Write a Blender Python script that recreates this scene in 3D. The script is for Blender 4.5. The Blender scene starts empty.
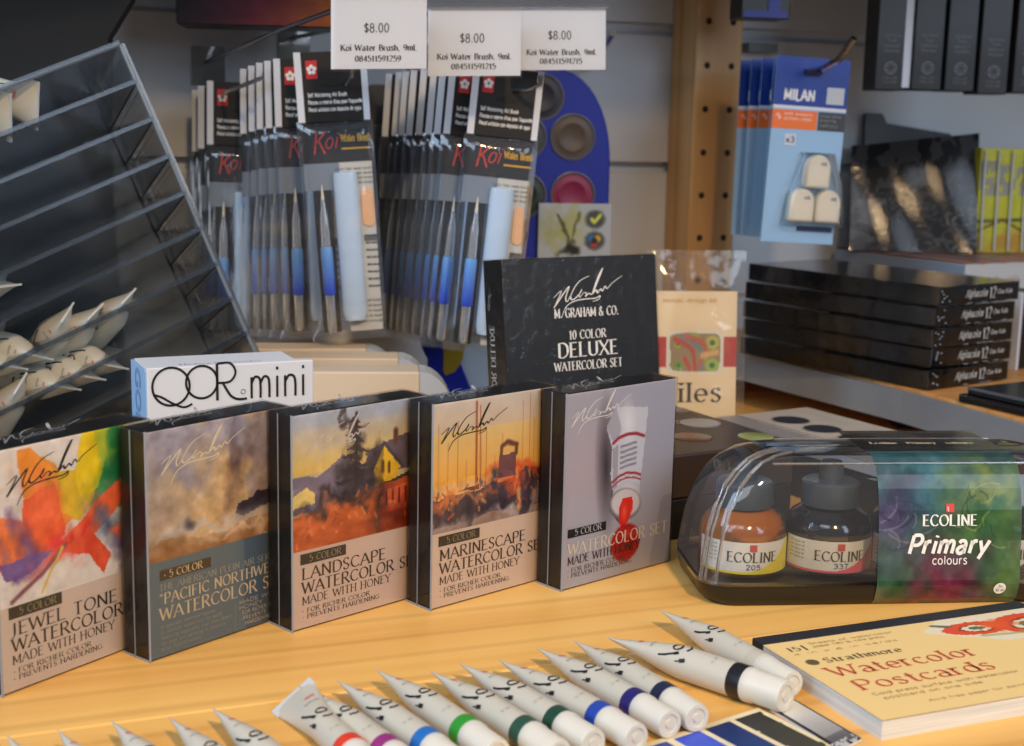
import bpy, math, random
import numpy as np
from mathutils import Vector, Matrix
random.seed(7); RNG = np.random.RandomState(11)
R = math.radians
SC = bpy.context.scene
COL = SC.collection

# ------------------------------------------------------------------ camera
F_PX, PITCH, ROLL, CAM_H = 1400.0, R(10), R(1.2), 0.233
cR = Vector((math.cos(ROLL), math.sin(ROLL)*math.sin(PITCH), math.sin(ROLL)*math.cos(PITCH)))
cF = Vector((0, math.cos(PITCH), -math.sin(PITCH)))
cU = Vector((-math.sin(ROLL), math.cos(ROLL)*math.sin(PITCH), math.cos(ROLL)*math.cos(PITCH)))
cam_data = bpy.data.cameras.new('camera'); cam = bpy.data.objects.new('camera', cam_data); COL.objects.link(cam)
cam.matrix_world = Matrix(((cR.x, cU.x, -cF.x, 0), (cR.y, cU.y, -cF.y, 0), (cR.z, cU.z, -cF.z, CAM_H), (0, 0, 0, 1)))
cam_data.sensor_width = 36; cam_data.lens = F_PX/1024*36
cam_data.clip_start = 0.01; cam_data.clip_end = 50
cam_data.dof.use_dof = True; cam_data.dof.focus_distance = 0.70; cam_data.dof.aperture_fstop = 13
SC.camera = cam

# ------------------------------------------------------------------ view, world, lights
SC.view_settings.view_transform = 'Standard'; SC.view_settings.look = 'None'
SC.view_settings.gamma = 1; SC.view_settings.use_curve_mapping = False
SC.view_settings.exposure = 0.0
SC.cycles.transparent_max_bounces = 40; SC.cycles.max_bounces = 8
w = bpy.data.worlds.new('world'); SC.world = w; w.use_nodes = True
w.node_tree.nodes['Background'].inputs[0].default_value = (0.62, 0.72, 0.92, 1)
w.node_tree.nodes['Background'].inputs[1].default_value = 0.26

def aim(o, target):
    o.rotation_euler = (Vector(target) - o.location).to_track_quat('-Z', 'Y').to_euler()
def area(name, loc, target, size, sy, power, col):
    d = bpy.data.lights.new(name, 'AREA'); d.shape = 'RECTANGLE'; d.size = size; d.size_y = sy
    d.energy = power; d.color = col
    o = bpy.data.objects.new(name, d); COL.objects.link(o); o.location = loc; aim(o, target); return o
area('window_light', (-1.5, -0.5, 1.15), (0.0, 0.9, 0.1), 1.1, 1.3, 30, (0.58, 0.77, 1.0))
area('fill_light_right', (1.5, -0.5, 0.95), (0.2, 1.0, 0.15), 1.0, 1.1, 15, (0.72, 0.84, 1.0))  # cool fill added to brighten the right wall and box fronts
area('soft_overhead_fill', (-0.7, -1.2, 1.9), (0.1, 0.8, 0.1), 1.2, 0.8, 11, (0.90, 0.94, 1.0))  # soft overhead fill added to make up for the dimmed world
sp = bpy.data.lights.new('ceiling_spot', 'SPOT'); sp.energy = 112; sp.color = (1.0, 0.68, 0.36)
sp.spot_size = R(42); sp.spot_blend = 1.0; sp.shadow_soft_size = 0.08
spo = bpy.data.objects.new('ceiling_spot', sp); COL.objects.link(spo); spo.location = (0.42, -0.75, 1.35); aim(spo, (0.06, 0.56, 0.0))

# ------------------------------------------------------------------ pixel rays (for laying out real positions)
def ray(u, v): return cR*((u-512)/F_PX) + cU*(-(v-373)/F_PX) + cF
def G(u, v, z=0.0):
    k = ray(u, v); return k*((z-CAM_H)/k.z) + Vector((0, 0, CAM_H))
def P(u, v, Y):
    k = ray(u, v); return k*(Y/k.y) + Vector((0, 0, CAM_H))
def onplane(u, v, p, n):
    k = ray(u, v); o = Vector((0, 0, CAM_H)); return o + k*((p-o).dot(n)/k.dot(n))

# ------------------------------------------------------------------ materials
def lin(c):
    return tuple(((x/255)/12.92 if x/255 <= .04045 else ((x/255+.055)/1.055)**2.4) for x in c)
_m = {}
def mat(name, c=(128,128,128), rough=.5, metal=0, spec=.5, coat=0, emit=None):
    if name in _m: return _m[name]
    m = bpy.data.materials.new(name); m.use_nodes = True; b = m.node_tree.nodes['Principled BSDF']
    b.inputs['Base Color'].default_value = (*lin(c), 1); b.inputs['Roughness'].default_value = rough
    b.inputs['Metallic'].default_value = metal; b.inputs['Specular IOR Level'].default_value = spec
    if coat: b.inputs['Coat Weight'].default_value = coat; b.inputs['Coat Roughness'].default_value = .08
    _m[name] = m; return m
def noisy(name, c1, c2, scale, rough=.5, bump=0, stretch=(1,1,1), coat=0, detail=4):
    if name in _m: return _m[name]
    m = mat(name, c1, rough, coat=coat); nt = m.node_tree; b = nt.nodes['Principled BSDF']
    tc = nt.nodes.new('ShaderNodeTexCoord'); mp = nt.nodes.new('ShaderNodeMapping'); mp.inputs['Scale'].default_value = stretch
    n = nt.nodes.new('ShaderNodeTexNoise'); n.inputs['Scale'].default_value = scale; n.inputs['Detail'].default_value = detail
    r = nt.nodes.new('ShaderNodeValToRGB'); r.color_ramp.elements[0].color = (*lin(c1),1); r.color_ramp.elements[1].color = (*lin(c2),1)
    r.color_ramp.elements[0].position = .35; r.color_ramp.elements[1].position = .65
    L = nt.links.new; L(tc.outputs['Object'], mp.inputs[0]); L(mp.outputs[0], n.inputs['Vector']); L(n.outputs['Fac'], r.inputs[0]); L(r.outputs[0], b.inputs['Base Color'])
    if bump:
        bp = nt.nodes.new('ShaderNodeBump'); bp.inputs['Strength'].default_value = bump; bp.inputs['Distance'].default_value = .002
        L(n.outputs['Fac'], bp.inputs['Height']); L(bp.outputs[0], b.inputs['Normal'])
    return m
def wood(name, c1, c2, c3, grain=1.0, mult=.28):
    m = mat(name, c1, .42); nt = m.node_tree; b = nt.nodes['Principled BSDF']; L = nt.links.new
    tc = nt.nodes.new('ShaderNodeTexCoord'); mp = nt.nodes.new('ShaderNodeMapping'); mp.inputs['Scale'].default_value = (1.2*grain, 16*grain, 16*grain)
    n = nt.nodes.new('ShaderNodeTexNoise'); n.inputs['Scale'].default_value = 2.2; n.inputs['Detail'].default_value = 5; n.inputs['Distortion'].default_value = .6
    r = nt.nodes.new('ShaderNodeValToRGB'); cr = r.color_ramp
    cr.elements[0].position = .30; cr.elements[0].color = (*lin(c2),1); cr.elements[1].position = .72; cr.elements[1].color = (*lin(c1),1)
    e = cr.elements.new(.50); e.color = (*lin(c3),1)
    wv = nt.nodes.new('ShaderNodeTexWave'); wv.bands_direction = 'Y'; wv.inputs['Scale'].default_value = .9; wv.inputs['Distortion'].default_value = 7; wv.inputs['Detail'].default_value = 2; wv.inputs['Detail Scale'].default_value = .7
    wr = nt.nodes.new('ShaderNodeValToRGB'); wr.color_ramp.elements[0].position = .0; wr.color_ramp.elements[0].color = (.50,.36,.24,1); wr.color_ramp.elements[1].position = .16; wr.color_ramp.elements[1].color = (1,1,1,1)
    mx = nt.nodes.new('ShaderNodeMix'); mx.data_type = 'RGBA'; mx.blend_type = 'MULTIPLY'; mx.inputs[0].default_value = mult
    L(tc.outputs['Object'], mp.inputs[0]); L(mp.outputs[0], n.inputs['Vector']); L(n.outputs['Fac'], r.inputs[0])
    L(mp.outputs[0], wv.inputs['Vector']); L(wv.outputs['Fac'], wr.inputs[0]); L(r.outputs[0], mx.inputs[6]); L(wr.outputs[0], mx.inputs[7]); L(mx.outputs[2], b.inputs['Base Color'])
    return m
def clear(name, tint=(255,255,255), base=.03, k=.9, rough=.06, bump=0, bscale=60, haze=0, hazecol=(200,205,215), stretch=(1,1,1)):
    if name in _m: return _m[name]
    m = bpy.data.materials.new(name); m.use_nodes = True; nt = m.node_tree; nt.nodes.clear(); L = nt.links.new
    out = nt.nodes.new('ShaderNodeOutputMaterial'); tr = nt.nodes.new('ShaderNodeBsdfTransparent'); tr.inputs[0].default_value = (*lin(tint),1)
    gl = nt.nodes.new('ShaderNodeBsdfGlossy'); gl.inputs['Roughness'].default_value = rough; gl.inputs[0].default_value = (1,1,1,1)
    fr = nt.nodes.new('ShaderNodeFresnel'); fr.inputs['IOR'].default_value = 1.45
    ma = nt.nodes.new('ShaderNodeMath'); ma.operation = 'MULTIPLY_ADD'; ma.inputs[1].default_value = k; ma.inputs[2].default_value = base; ma.use_clamp = True
    mx = nt.nodes.new('ShaderNodeMixShader'); L(fr.outputs[0], ma.inputs[0]); L(ma.outputs[0], mx.inputs[0]); L(gl.outputs[0], mx.inputs[2])
    if haze:
        df = nt.nodes.new('ShaderNodeBsdfDiffuse'); df.inputs[0].default_value = (*lin(hazecol),1)
        m2 = nt.nodes.new('ShaderNodeMixShader'); m2.inputs[0].default_value = haze; L(tr.outputs[0], m2.inputs[1]); L(df.outputs[0], m2.inputs[2]); L(m2.outputs[0], mx.inputs[1])
    else: L(tr.outputs[0], mx.inputs[1])
    if bump:
        tc = nt.nodes.new('ShaderNodeTexCoord'); mp = nt.nodes.new('ShaderNodeMapping'); mp.inputs['Scale'].default_value = stretch
        n = nt.nodes.new('ShaderNodeTexNoise'); n.inputs['Scale'].default_value = bscale; n.inputs['Detail'].default_value = 3
        bp = nt.nodes.new('ShaderNodeBump'); bp.inputs['Strength'].default_value = bump; bp.inputs['Distance'].default_value = .004
        L(tc.outputs['Object'], mp.inputs[0]); L(mp.outputs[0], n.inputs['Vector']); L(n.outputs['Fac'], bp.inputs['Height']); L(bp.outputs[0], gl.inputs['Normal']); L(bp.outputs[0], fr.inputs['Normal'])
    L(mx.outputs[0], out.inputs[0]); _m[name] = m; return m
def painted(name='printed_art', rough=.35, coat=0, bump=0, spec=.5):
    if name in _m: return _m[name]
    m = mat(name, (200,200,200), rough, coat=coat, spec=spec); nt = m.node_tree
    a = nt.nodes.new('ShaderNodeAttribute'); a.attribute_name = 'Col'
    nt.links.new(a.outputs['Color'], nt.nodes['Principled BSDF'].inputs['Base Color'])
    if bump:
        n = nt.nodes.new('ShaderNodeTexNoise'); n.inputs['Scale'].default_value = 45; bp = nt.nodes.new('ShaderNodeBump'); bp.inputs['Strength'].default_value = bump; bp.inputs['Distance'].default_value = .004
        nt.links.new(n.outputs['Fac'], bp.inputs['Height']); nt.links.new(bp.outputs[0], nt.nodes['Principled BSDF'].inputs['Normal'])
        nt.links.new(bp.outputs[0], nt.nodes['Principled BSDF'].inputs['Coat Normal'])
    return m

# ------------------------------------------------------------------ mesh builder
class MB:
    def __init__(s): s.v = []; s.f = []
    def add(s, vs, fs):
        o = len(s.v); s.v += [tuple(p) for p in vs]; s.f += [tuple(i+o for i in f) for f in fs]; return s
    def box(s, x0, x1, y0, y1, z0, z1):
        return s.add([(x,y,z) for z in (z0,z1) for y in (y0,y1) for x in (x0,x1)],
                     [(0,2,3,1),(4,5,7,6),(0,1,5,4),(2,6,7,3),(0,4,6,2),(1,3,7,5)])
    def quad(s, a, b, c, d): return s.add([a,b,c,d], [(0,1,2,3)])
    def prism(s, pts, e, f=lambda p: p):   # closed outline of 3-D points swept by vector e
        n = len(pts); a = [Vector(p) for p in pts]; b = [p+Vector(e) for p in a]
        return s.add(a+b, [tuple(range(n))[::-1], tuple(range(n, 2*n))]+[(i,(i+1)%n,n+(i+1)%n,n+i) for i in range(n)])
    def slab(s, p, q, r_, t):   # plate: corner p, edges q and r_, thickness vector t
        p=Vector(p);q=Vector(q);r_=Vector(r_); return s.prism([p,p+q,p+q+r_,p+r_], t)
    def rings(s, rs, cap=True, closed=True, top=False):
        n = len(rs[0]); vs = [p for r_ in rs for p in r_]; fs = []
        for k in range(len(rs)-1):
            for i in range(n if closed else n-1):
                j=(i+1)%n; fs.append((k*n+i,k*n+j,(k+1)*n+j,(k+1)*n+i))
        if cap: fs += [tuple(range(n))[::-1], tuple(range((len(rs)-1)*n, len(rs)*n))]
        if top: fs += [tuple(range((len(rs)-1)*n, len(rs)*n))]
        return s.add(vs, fs)
    def wire(s, pts, r, n=8):
        pts = [Vector(p) for p in pts]; rs = []; up = Vector((0,0,1))
        if not isinstance(r, (list, tuple)): r = [r]*len(pts)
        for i,p in enumerate(pts):
            d = (pts[min(i+1,len(pts)-1)]-pts[max(i-1,0)]).normalized()
            a = d.cross(up if abs(d.z)<.9 else Vector((1,0,0))).normalized(); b = d.cross(a)
            rs.append([p+(a*math.cos(t)+b*math.sin(t))*r[i] for t in [2*math.pi*k/n for k in range(n)]])
        return s.rings(rs)
    def lathe(s, prof, c=(0,0,0), ax=(0,0,1), n=32, cap=True):
        ax = Vector(ax).normalized(); a = ax.cross(Vector((1,0,0)) if abs(ax.x)<.9 else Vector((0,1,0))).normalized(); b = ax.cross(a); c=Vector(c)
        return s.rings([[c+ax*z+(a*math.cos(2*math.pi*k/n)+b*math.sin(2*math.pi*k/n))*r for k in range(n)] for r,z in prof], cap=cap)
    def squash(s, ax, k, c=.001):
        s.v = [tuple(c+(q-c)*k if i == ax else q for i,q in enumerate(p)) for p in s.v]; return s
    def build(s, name, m, parent=None, smooth=False, bevel=0, seg=2, kind=None):
        me = bpy.data.meshes.new(name); me.from_pydata([tuple(p) for p in s.v], [], s.f); me.update()
        o = bpy.data.objects.new(name, me); COL.objects.link(o)
        if m: me.materials.append(m)
        if smooth:
            for p in me.polygons: p.use_smooth = True
            me.set_sharp_from_angle(angle=R(40))
        if parent: o.parent = parent
        if bevel:
            b = o.modifiers.new('bevel','BEVEL'); b.width = bevel; b.segments = seg; b.limit_method='ANGLE'; b.angle_limit=R(35)
        if kind: o['kind'] = kind
        return o
def thing(name, label, cat, loc=(0,0,0), rot=0, group=None):
    o = bpy.data.objects.new(name, None); COL.objects.link(o); o.empty_display_size = .02
    if isinstance(rot, Matrix): o.matrix_world = Matrix.Translation(Vector(loc)) @ rot.to_4x4()
    else: o.location = loc; o.rotation_euler = (0,0,rot) if not isinstance(rot, tuple) else rot
    o['label'] = label; o['category'] = cat
    if group: o['group'] = group
    return o
def tag(o, label, cat, group=None):
    o['label'] = label; o['category'] = cat
    if group: o['group'] = group
    return o
def basis(x, z_hint=(0,0,1)):
    x = Vector(x).normalized(); z = Vector(z_hint); y = z.cross(x).normalized(); z = x.cross(y)
    return Matrix((x, y, z)).transposed()
def dup(o, parent=None):
    c = o.copy(); COL.objects.link(c); c.parent = parent
    for ch in list(o.children): dup(ch, c)
    return c

# ------------------------------------------------------------------ stroke lettering
def GL(s): return s
FONT = {
'A':(6.4,"s 0,0 3.2,7;s 3.2,7 6.4,0;s 1.1,2.4 5.3,2.4"),'B':(5.2,"s .8,0 .8,7;c .8,7 3.2,7 4.4,5.4 3.2,3.8 .8,3.7;c .8,3.7 3.6,3.7 5,1.9 3.8,0 .8,0"),
'C':(6.2,"a 3.6,3.5 3.2,3.5 42 318"),'D':(6.4,"s .8,0 .8,7;c .8,7 3.6,7 5.6,5.6 6.1,3.5 5.6,1.4 3.6,0 .8,0"),
'E':(5,"s .8,0 .8,7;s .8,7 4.6,7;s .8,3.7 4,3.7;s .8,0 4.9,0"),'F':(4.8,"s .8,0 .8,7;s .8,7 4.7,7;s .8,3.6 4,3.6"),
'G':(6.6,"a 3.6,3.5 3.2,3.5 42 320;s 6,0.6 6,3.1;s 4.4,3.1 6.4,3.1"),'H':(6.4,"s .8,0 .8,7;s 5.6,0 5.6,7;s .8,3.6 5.6,3.6"),
'I':(2.2,"s 1.1,0 1.1,7"),'J':(3,"c 1.8,7 1.8,4 1.8,1 1.2,-.6 0,-1"),'K':(6,"s .8,0 .8,7;s .8,3 5.2,7;s 2.2,4.2 5.8,0"),
'L':(5,"s .8,0 .8,7;s .8,0 4.9,0"),'M':(7.6,"s .8,0 .8,7;s .8,7 3.8,1;s 3.8,1 6.8,7;s 6.8,7 6.8,0"),'N':(6.6,"s .8,0 .8,7;s .8,7 5.8,0;s 5.8,0 5.8,7"),
'O':(7,"o 3.5,3.5 3.2,3.5"),'P':(5.2,"s .8,0 .8,7;c .8,7 3.8,7 5,5.2 3.8,3.4 .8,3.3"),'Q':(7,"o 3.5,3.5 3.2,3.5;s 3.6,1.8 6.8,-1.2"),
'R':(6,"s .8,0 .8,7;c .8,7 3.8,7 4.9,5.3 3.8,3.7 .8,3.6;s 2.6,3.6 5.8,0"),'S':(4.6,"c 4,6 3.2,6.9 1.6,6.9 .6,5.6 1.2,4.2 3.2,3.1 4.1,1.7 3.2,.2 1.6,0 .4,1.2"),
'T':(5.6,"s 2.8,0 2.8,7;s .2,7 5.4,7"),'U':(6.4,"c .8,7 .8,3 1.2,.9 3.2,0 5.2,.9 5.6,3 5.6,7"),'V':(6.2,"s 0,7 3.1,0;s 3.1,0 6.2,7"),
'W':(9,"s 0,7 2.3,0;s 2.3,0 4.5,6.6;s 4.5,6.6 6.7,0;s 6.7,0 9,7"),'X':(6,"s .2,7 5.8,0;s 5.8,7 .2,0"),'Y':(5.8,"s 0,7 2.9,3.4;s 5.8,7 2.9,3.4;s 2.9,3.4 2.9,0"),'Z':(5.4,"s .4,7 5,7;s 5,7 .3,0;s .3,0 5.1,0"),
'a':(4.6,"c .6,4 1.4,4.8 2.8,4.7 3.6,3.7 3.7,2;s 3.7,2.6 3.7,0;c 3.7,2.7 1.6,2.5 .5,1.4 1.3,.1 2.6,.1 3.7,1.2"),'b':(4.8,"s .7,0 .7,7;o 2.6,2.4 2,2.4"),'c':(4.2,"a 2.4,2.4 2,2.4 45 315"),
'd':(4.8,"s 4.1,0 4.1,7;o 2.3,2.4 2,2.4"),'e':(4.5,"a 2.3,2.4 1.9,2.4 0 318;s .4,2.5 4.2,2.5"),'f':(3,"c 3,6.6 2,7 1.3,6 1.3,3 1.3,0;s .2,4.7 2.6,4.7"),'g':(4.8,"o 2.3,2.6 1.9,2.2;c 4.1,4.8 4.1,0 3.6,-1.8 1.8,-2.2 .5,-1.4"),
'h':(4.8,"s .7,0 .7,7;c .7,3.4 2,4.8 3.6,4.5 4.1,3 4.1,0"),'i':(1.8,"s .9,0 .9,4.8;s .9,6.2 .9,6.9"),'j':(2,"c 1.2,4.8 1.2,0 .8,-1.6 -.4,-2;s 1.2,6.2 1.2,6.9"),'k':(4.4,"s .7,0 .7,7;s .7,2 3.8,4.8;s 1.8,2.9 4.2,0"),
'l':(1.8,"s .9,0 .9,7"),'m':(7.2,"s .7,0 .7,4.8;c .7,3.4 1.8,4.8 3.2,4.5 3.6,3 3.6,0;c 3.6,3.4 4.8,4.8 6.1,4.5 6.5,3 6.5,0"),'n':(4.8,"s .7,0 .7,4.8;c .7,3.4 2,4.8 3.6,4.5 4.1,3 4.1,0"),'o':(4.8,"o 2.4,2.4 2,2.4"),
'p':(4.8,"s .7,-2.2 .7,4.8;o 2.6,2.4 2,2.4"),'q':(4.8,"s 4.1,-2.2 4.1,4.8;o 2.3,2.4 2,2.4"),'r':(3.2,"s .7,0 .7,4.8;c .7,3.2 1.6,4.6 3,4.6"),'s':(3.8,"c 3.3,4.2 2.4,4.9 1,4.6 .8,3.4 2.4,2.5 3.3,1.4 2.6,.1 1.2,.1 .4,.8"),
't':(3,"c 1.4,6.4 1.4,3 1.4,1 2,0 3,.4;s .2,4.7 2.8,4.7"),'u':(4.8,"c .7,4.8 .7,1.8 1.2,.3 2.8,0 4.1,1.4;s 4.1,0 4.1,4.8"),'v':(4.4,"s .1,4.8 2.2,0;s 2.2,0 4.3,4.8"),'w':(6.4,"s 0,4.8 1.6,0;s 1.6,0 3.2,4.6;s 3.2,4.6 4.8,0;s 4.8,0 6.4,4.8"),
'x':(4.2,"s .2,4.8 4,0;s 4,4.8 .2,0"),'y':(4.4,"s .1,4.8 2.3,.2;s 4.3,4.8 1.2,-2.2"),'z':(4,"s .3,4.8 3.7,4.8;s 3.7,4.8 .3,0;s .3,0 3.8,0"),
'0':(5,"o 2.5,3.5 2,3.5"),'1':(3.4,"s 1.9,0 1.9,7;s .6,5.6 1.9,7"),'2':(4.8,"c .6,5.6 1.4,7 3.4,6.9 4.1,5.2 3.2,3.4 .4,0;s .4,0 4.4,0"),'3':(4.6,"c .6,6.4 2,7 3.8,6.2 3.6,4.4 2,3.8;c 2,3.8 4.2,3.4 4.2,1.2 2.4,0 .5,.6"),
'4':(5,"s 3.6,0 3.6,7;s 3.6,7 .4,2;s .4,2 4.8,2"),'5':(4.6,"s 4,7 1.2,7;s 1.2,7 .9,4;c .9,4 3,4.5 4.2,2.8 3.6,.6 2,-.1 .4,.6"),'6':(4.8,"c 4,6.7 2,6.4 .6,3.6 1,.6 2.6,0;o 2.5,2.1 1.9,2.1"),'7':(4.6,"s .4,7 4.3,7;s 4.3,7 1.6,0"),
'8':(4.8,"o 2.4,5.2 1.6,1.7;o 2.4,1.8 2,1.9"),'9':(4.8,"o 2.4,4.9 1.9,2.1;c 4.2,4.6 3.8,1.6 1.4,0"),'&':(6.6,"c 6,0 3.6,2.6 1.2,5.2 2,6.9 3.4,6.6 3.2,5 .9,2.8 .6,1 2.2,0 4.4,.6 6,3.4"),
'.':(2,"s 1,0 1,.9"),',':(2,"s 1,.6 .5,-1"),'-':(3.4,"s .5,2.6 2.9,2.6"),'!':(2,"s 1,2 1,7;s 1,0 1,.8"),'$':(4.6,"c 4,5.6 3.2,6.4 1.6,6.4 .6,5.2 1.2,4.1 3.2,3.1 4.1,1.9 3.2,.6 1.6,.5 .4,1.4;s 2.3,-.7 2.3,7.6"),
'"':(3,"s .7,5.4 1.1,7;s 2,5.4 2.4,7"),"'":(1.4,"s .7,5.4 .9,7"),'*':(2.4,"s .6,2.8 1.8,2.8;s 1.2,2.1 1.2,3.5"),'|':(2,"s 1,-1 1,8"),' ':(3,""),
}
def _cr(pts, n=5):
    out = []
    for i in range(len(pts)-1):
        p0 = pts[max(i-1,0)]; p1 = pts[i]; p2 = pts[i+1]; p3 = pts[min(i+2,len(pts)-1)]
        for k in range(n):
            t = k/n; out.append(tuple(.5*((2*p1[j])+(-p0[j]+p2[j])*t+(2*p0[j]-5*p1[j]+4*p2[j]-p3[j])*t*t+(-p0[j]+3*p1[j]-3*p2[j]+p3[j])*t**3) for j in (0,1)))
    out.append(pts[-1]); return out
_gc = {}
def glyph(ch):
    if ch in _gc: return _gc[ch]
    wd, s = FONT.get(ch, FONT[' ']); st = []
    for q in [q for q in s.split(';') if q]:
        k, *a = q.split(); 
        if k in 'sc':
            pts = [tuple(float(t) for t in p.split(',')) for p in a]
            st.append((k, _cr(pts) if k == 'c' else pts))
        else:
            cx, cy = map(float, a[0].split(',')); rx, ry = map(float, a[1].split(','))
            a0, a1 = (0, 360) if k == 'o' else (float(a[2]), float(a[3]))
            st.append(('c', [(cx+rx*math.cos(R(a0+(a1-a0)*i/18)), cy+ry*math.sin(R(a0+(a1-a0)*i/18))) for i in range(19)]))
    _gc[ch] = (wd, st); return _gc[ch]
def text_width(t, track=1.0): return sum(glyph(c)[0]+track for c in t)-track
def stroke(mb, pts, f, w0, w1=None, taper=0):
    """polyline ribbon in plane coordinates; width w0 for horizontal runs, w1 for vertical runs; f maps the plane into space"""
    w1 = w0 if w1 is None else w1; n = len(pts); a = []; b = []
    for i in range(n):
        x0,y0 = pts[max(i-1,0)]; x1,y1 = pts[min(i+1,n-1)]; dx,dy = x1-x0,y1-y0; L_ = math.hypot(dx,dy) or 1
        s = abs(dy)/L_
        if dx*dy > 0 and abs(dx) > .2*abs(dy): s *= .35
        ww = (w0+(w1-w0)*s)/2
        if taper: ww *= 1-taper*abs(2*i/(n-1)-1)**2
        nx,ny = -dy/L_*ww, dx/L_*ww
        a.append(f(pts[i][0]+nx, pts[i][1]+ny)); b.append(f(pts[i][0]-nx, pts[i][1]-ny))
    mb.add(a+b, [(i, n+i, n+i+1, i+1) for i in range(n-1)])
def text(mb, t, f, x, y, h, width=None, serif=True, weight=1.0, track=1.0, align='l', shear=0):
    """baseline-left at x,y; cap height h; squeezed to width when given"""
    W = text_width(t, track); sy = h/7; sx = sy if width is None else width/W
    if align == 'c': x -= W*sx/2
    if align == 'r': x -= W*sx
    cx = x
    for c in t:
        gw, st = glyph(c)
        for k, pts in st:
            q = [(cx+p[0]*sx+shear*p[1]*sy, y+p[1]*sy) for p in pts]
            if serif: stroke(mb, q, f, .42*sy*weight, 1.25*sy*weight)
            else: stroke(mb, q, f, .85*sy*weight)
            if serif and k == 's' and len(c.strip()) and c.isalnum():
                for e, p in ((0, pts[0]), (-1, pts[-1])):
                    dx, dy = pts[-1][0]-pts[0][0], pts[-1][1]-pts[0][1]
                    if abs(dy) > .8*abs(dx) and (abs(p[1]) < .1 or abs(p[1]-7) < .1 or abs(p[1]-4.8) < .1) and not any(p in o[1][::max(1,len(o[1])-1)] and o[1] is not pts and abs(o[1][-1][1]-o[1][0][1]) > 1 for o in st):
                        stroke(mb, [(q[e][0]-1.1*sx, q[e][1]), (q[e][0]+1.1*sx, q[e][1])], f, .4*sy)
        cx += (gw+track)*sx
    return mb
SIG = [[(262,212),(287,192),(270,228),(262,243),(290,205),(312,180),(300,212),(304,226),(322,196)],
       [(377,150),(345,165),(322,195),(315,216),(325,220),(345,203),(352,190),(343,206),(344,216)],
       [(344,216),(358,201),(366,204),(362,214),(374,204),(385,206),(405,165),(422,127),(404,158),(386,204),(398,194),(402,204),(412,192),(418,199),(427,184),(434,192),(450,176),(484,154)],
       [(285,272),(300,242),(325,226),(360,221),(395,220),(409,213),(405,224),(385,230)]]
def signature(mb, f, x, y, wd, weight=1.0, ys=.74):
    s = wd/222
    for k, q in enumerate(SIG):
        stroke(mb, _cr([(x+(p[0]-262)*s, y+(272-p[1])*s*ys) for p in q], 4), f, 2.6*s*weight, 5.2*s*weight, taper=.55)
def plane(o, ux, uy):
    o, ux, uy = Vector(o), Vector(ux), Vector(uy); return lambda x, y: o+ux*x+uy*y
def front(x0=0, z0=0, y=-.0003): return lambda x, z: Vector((x0+x, y, z0+z))

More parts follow.
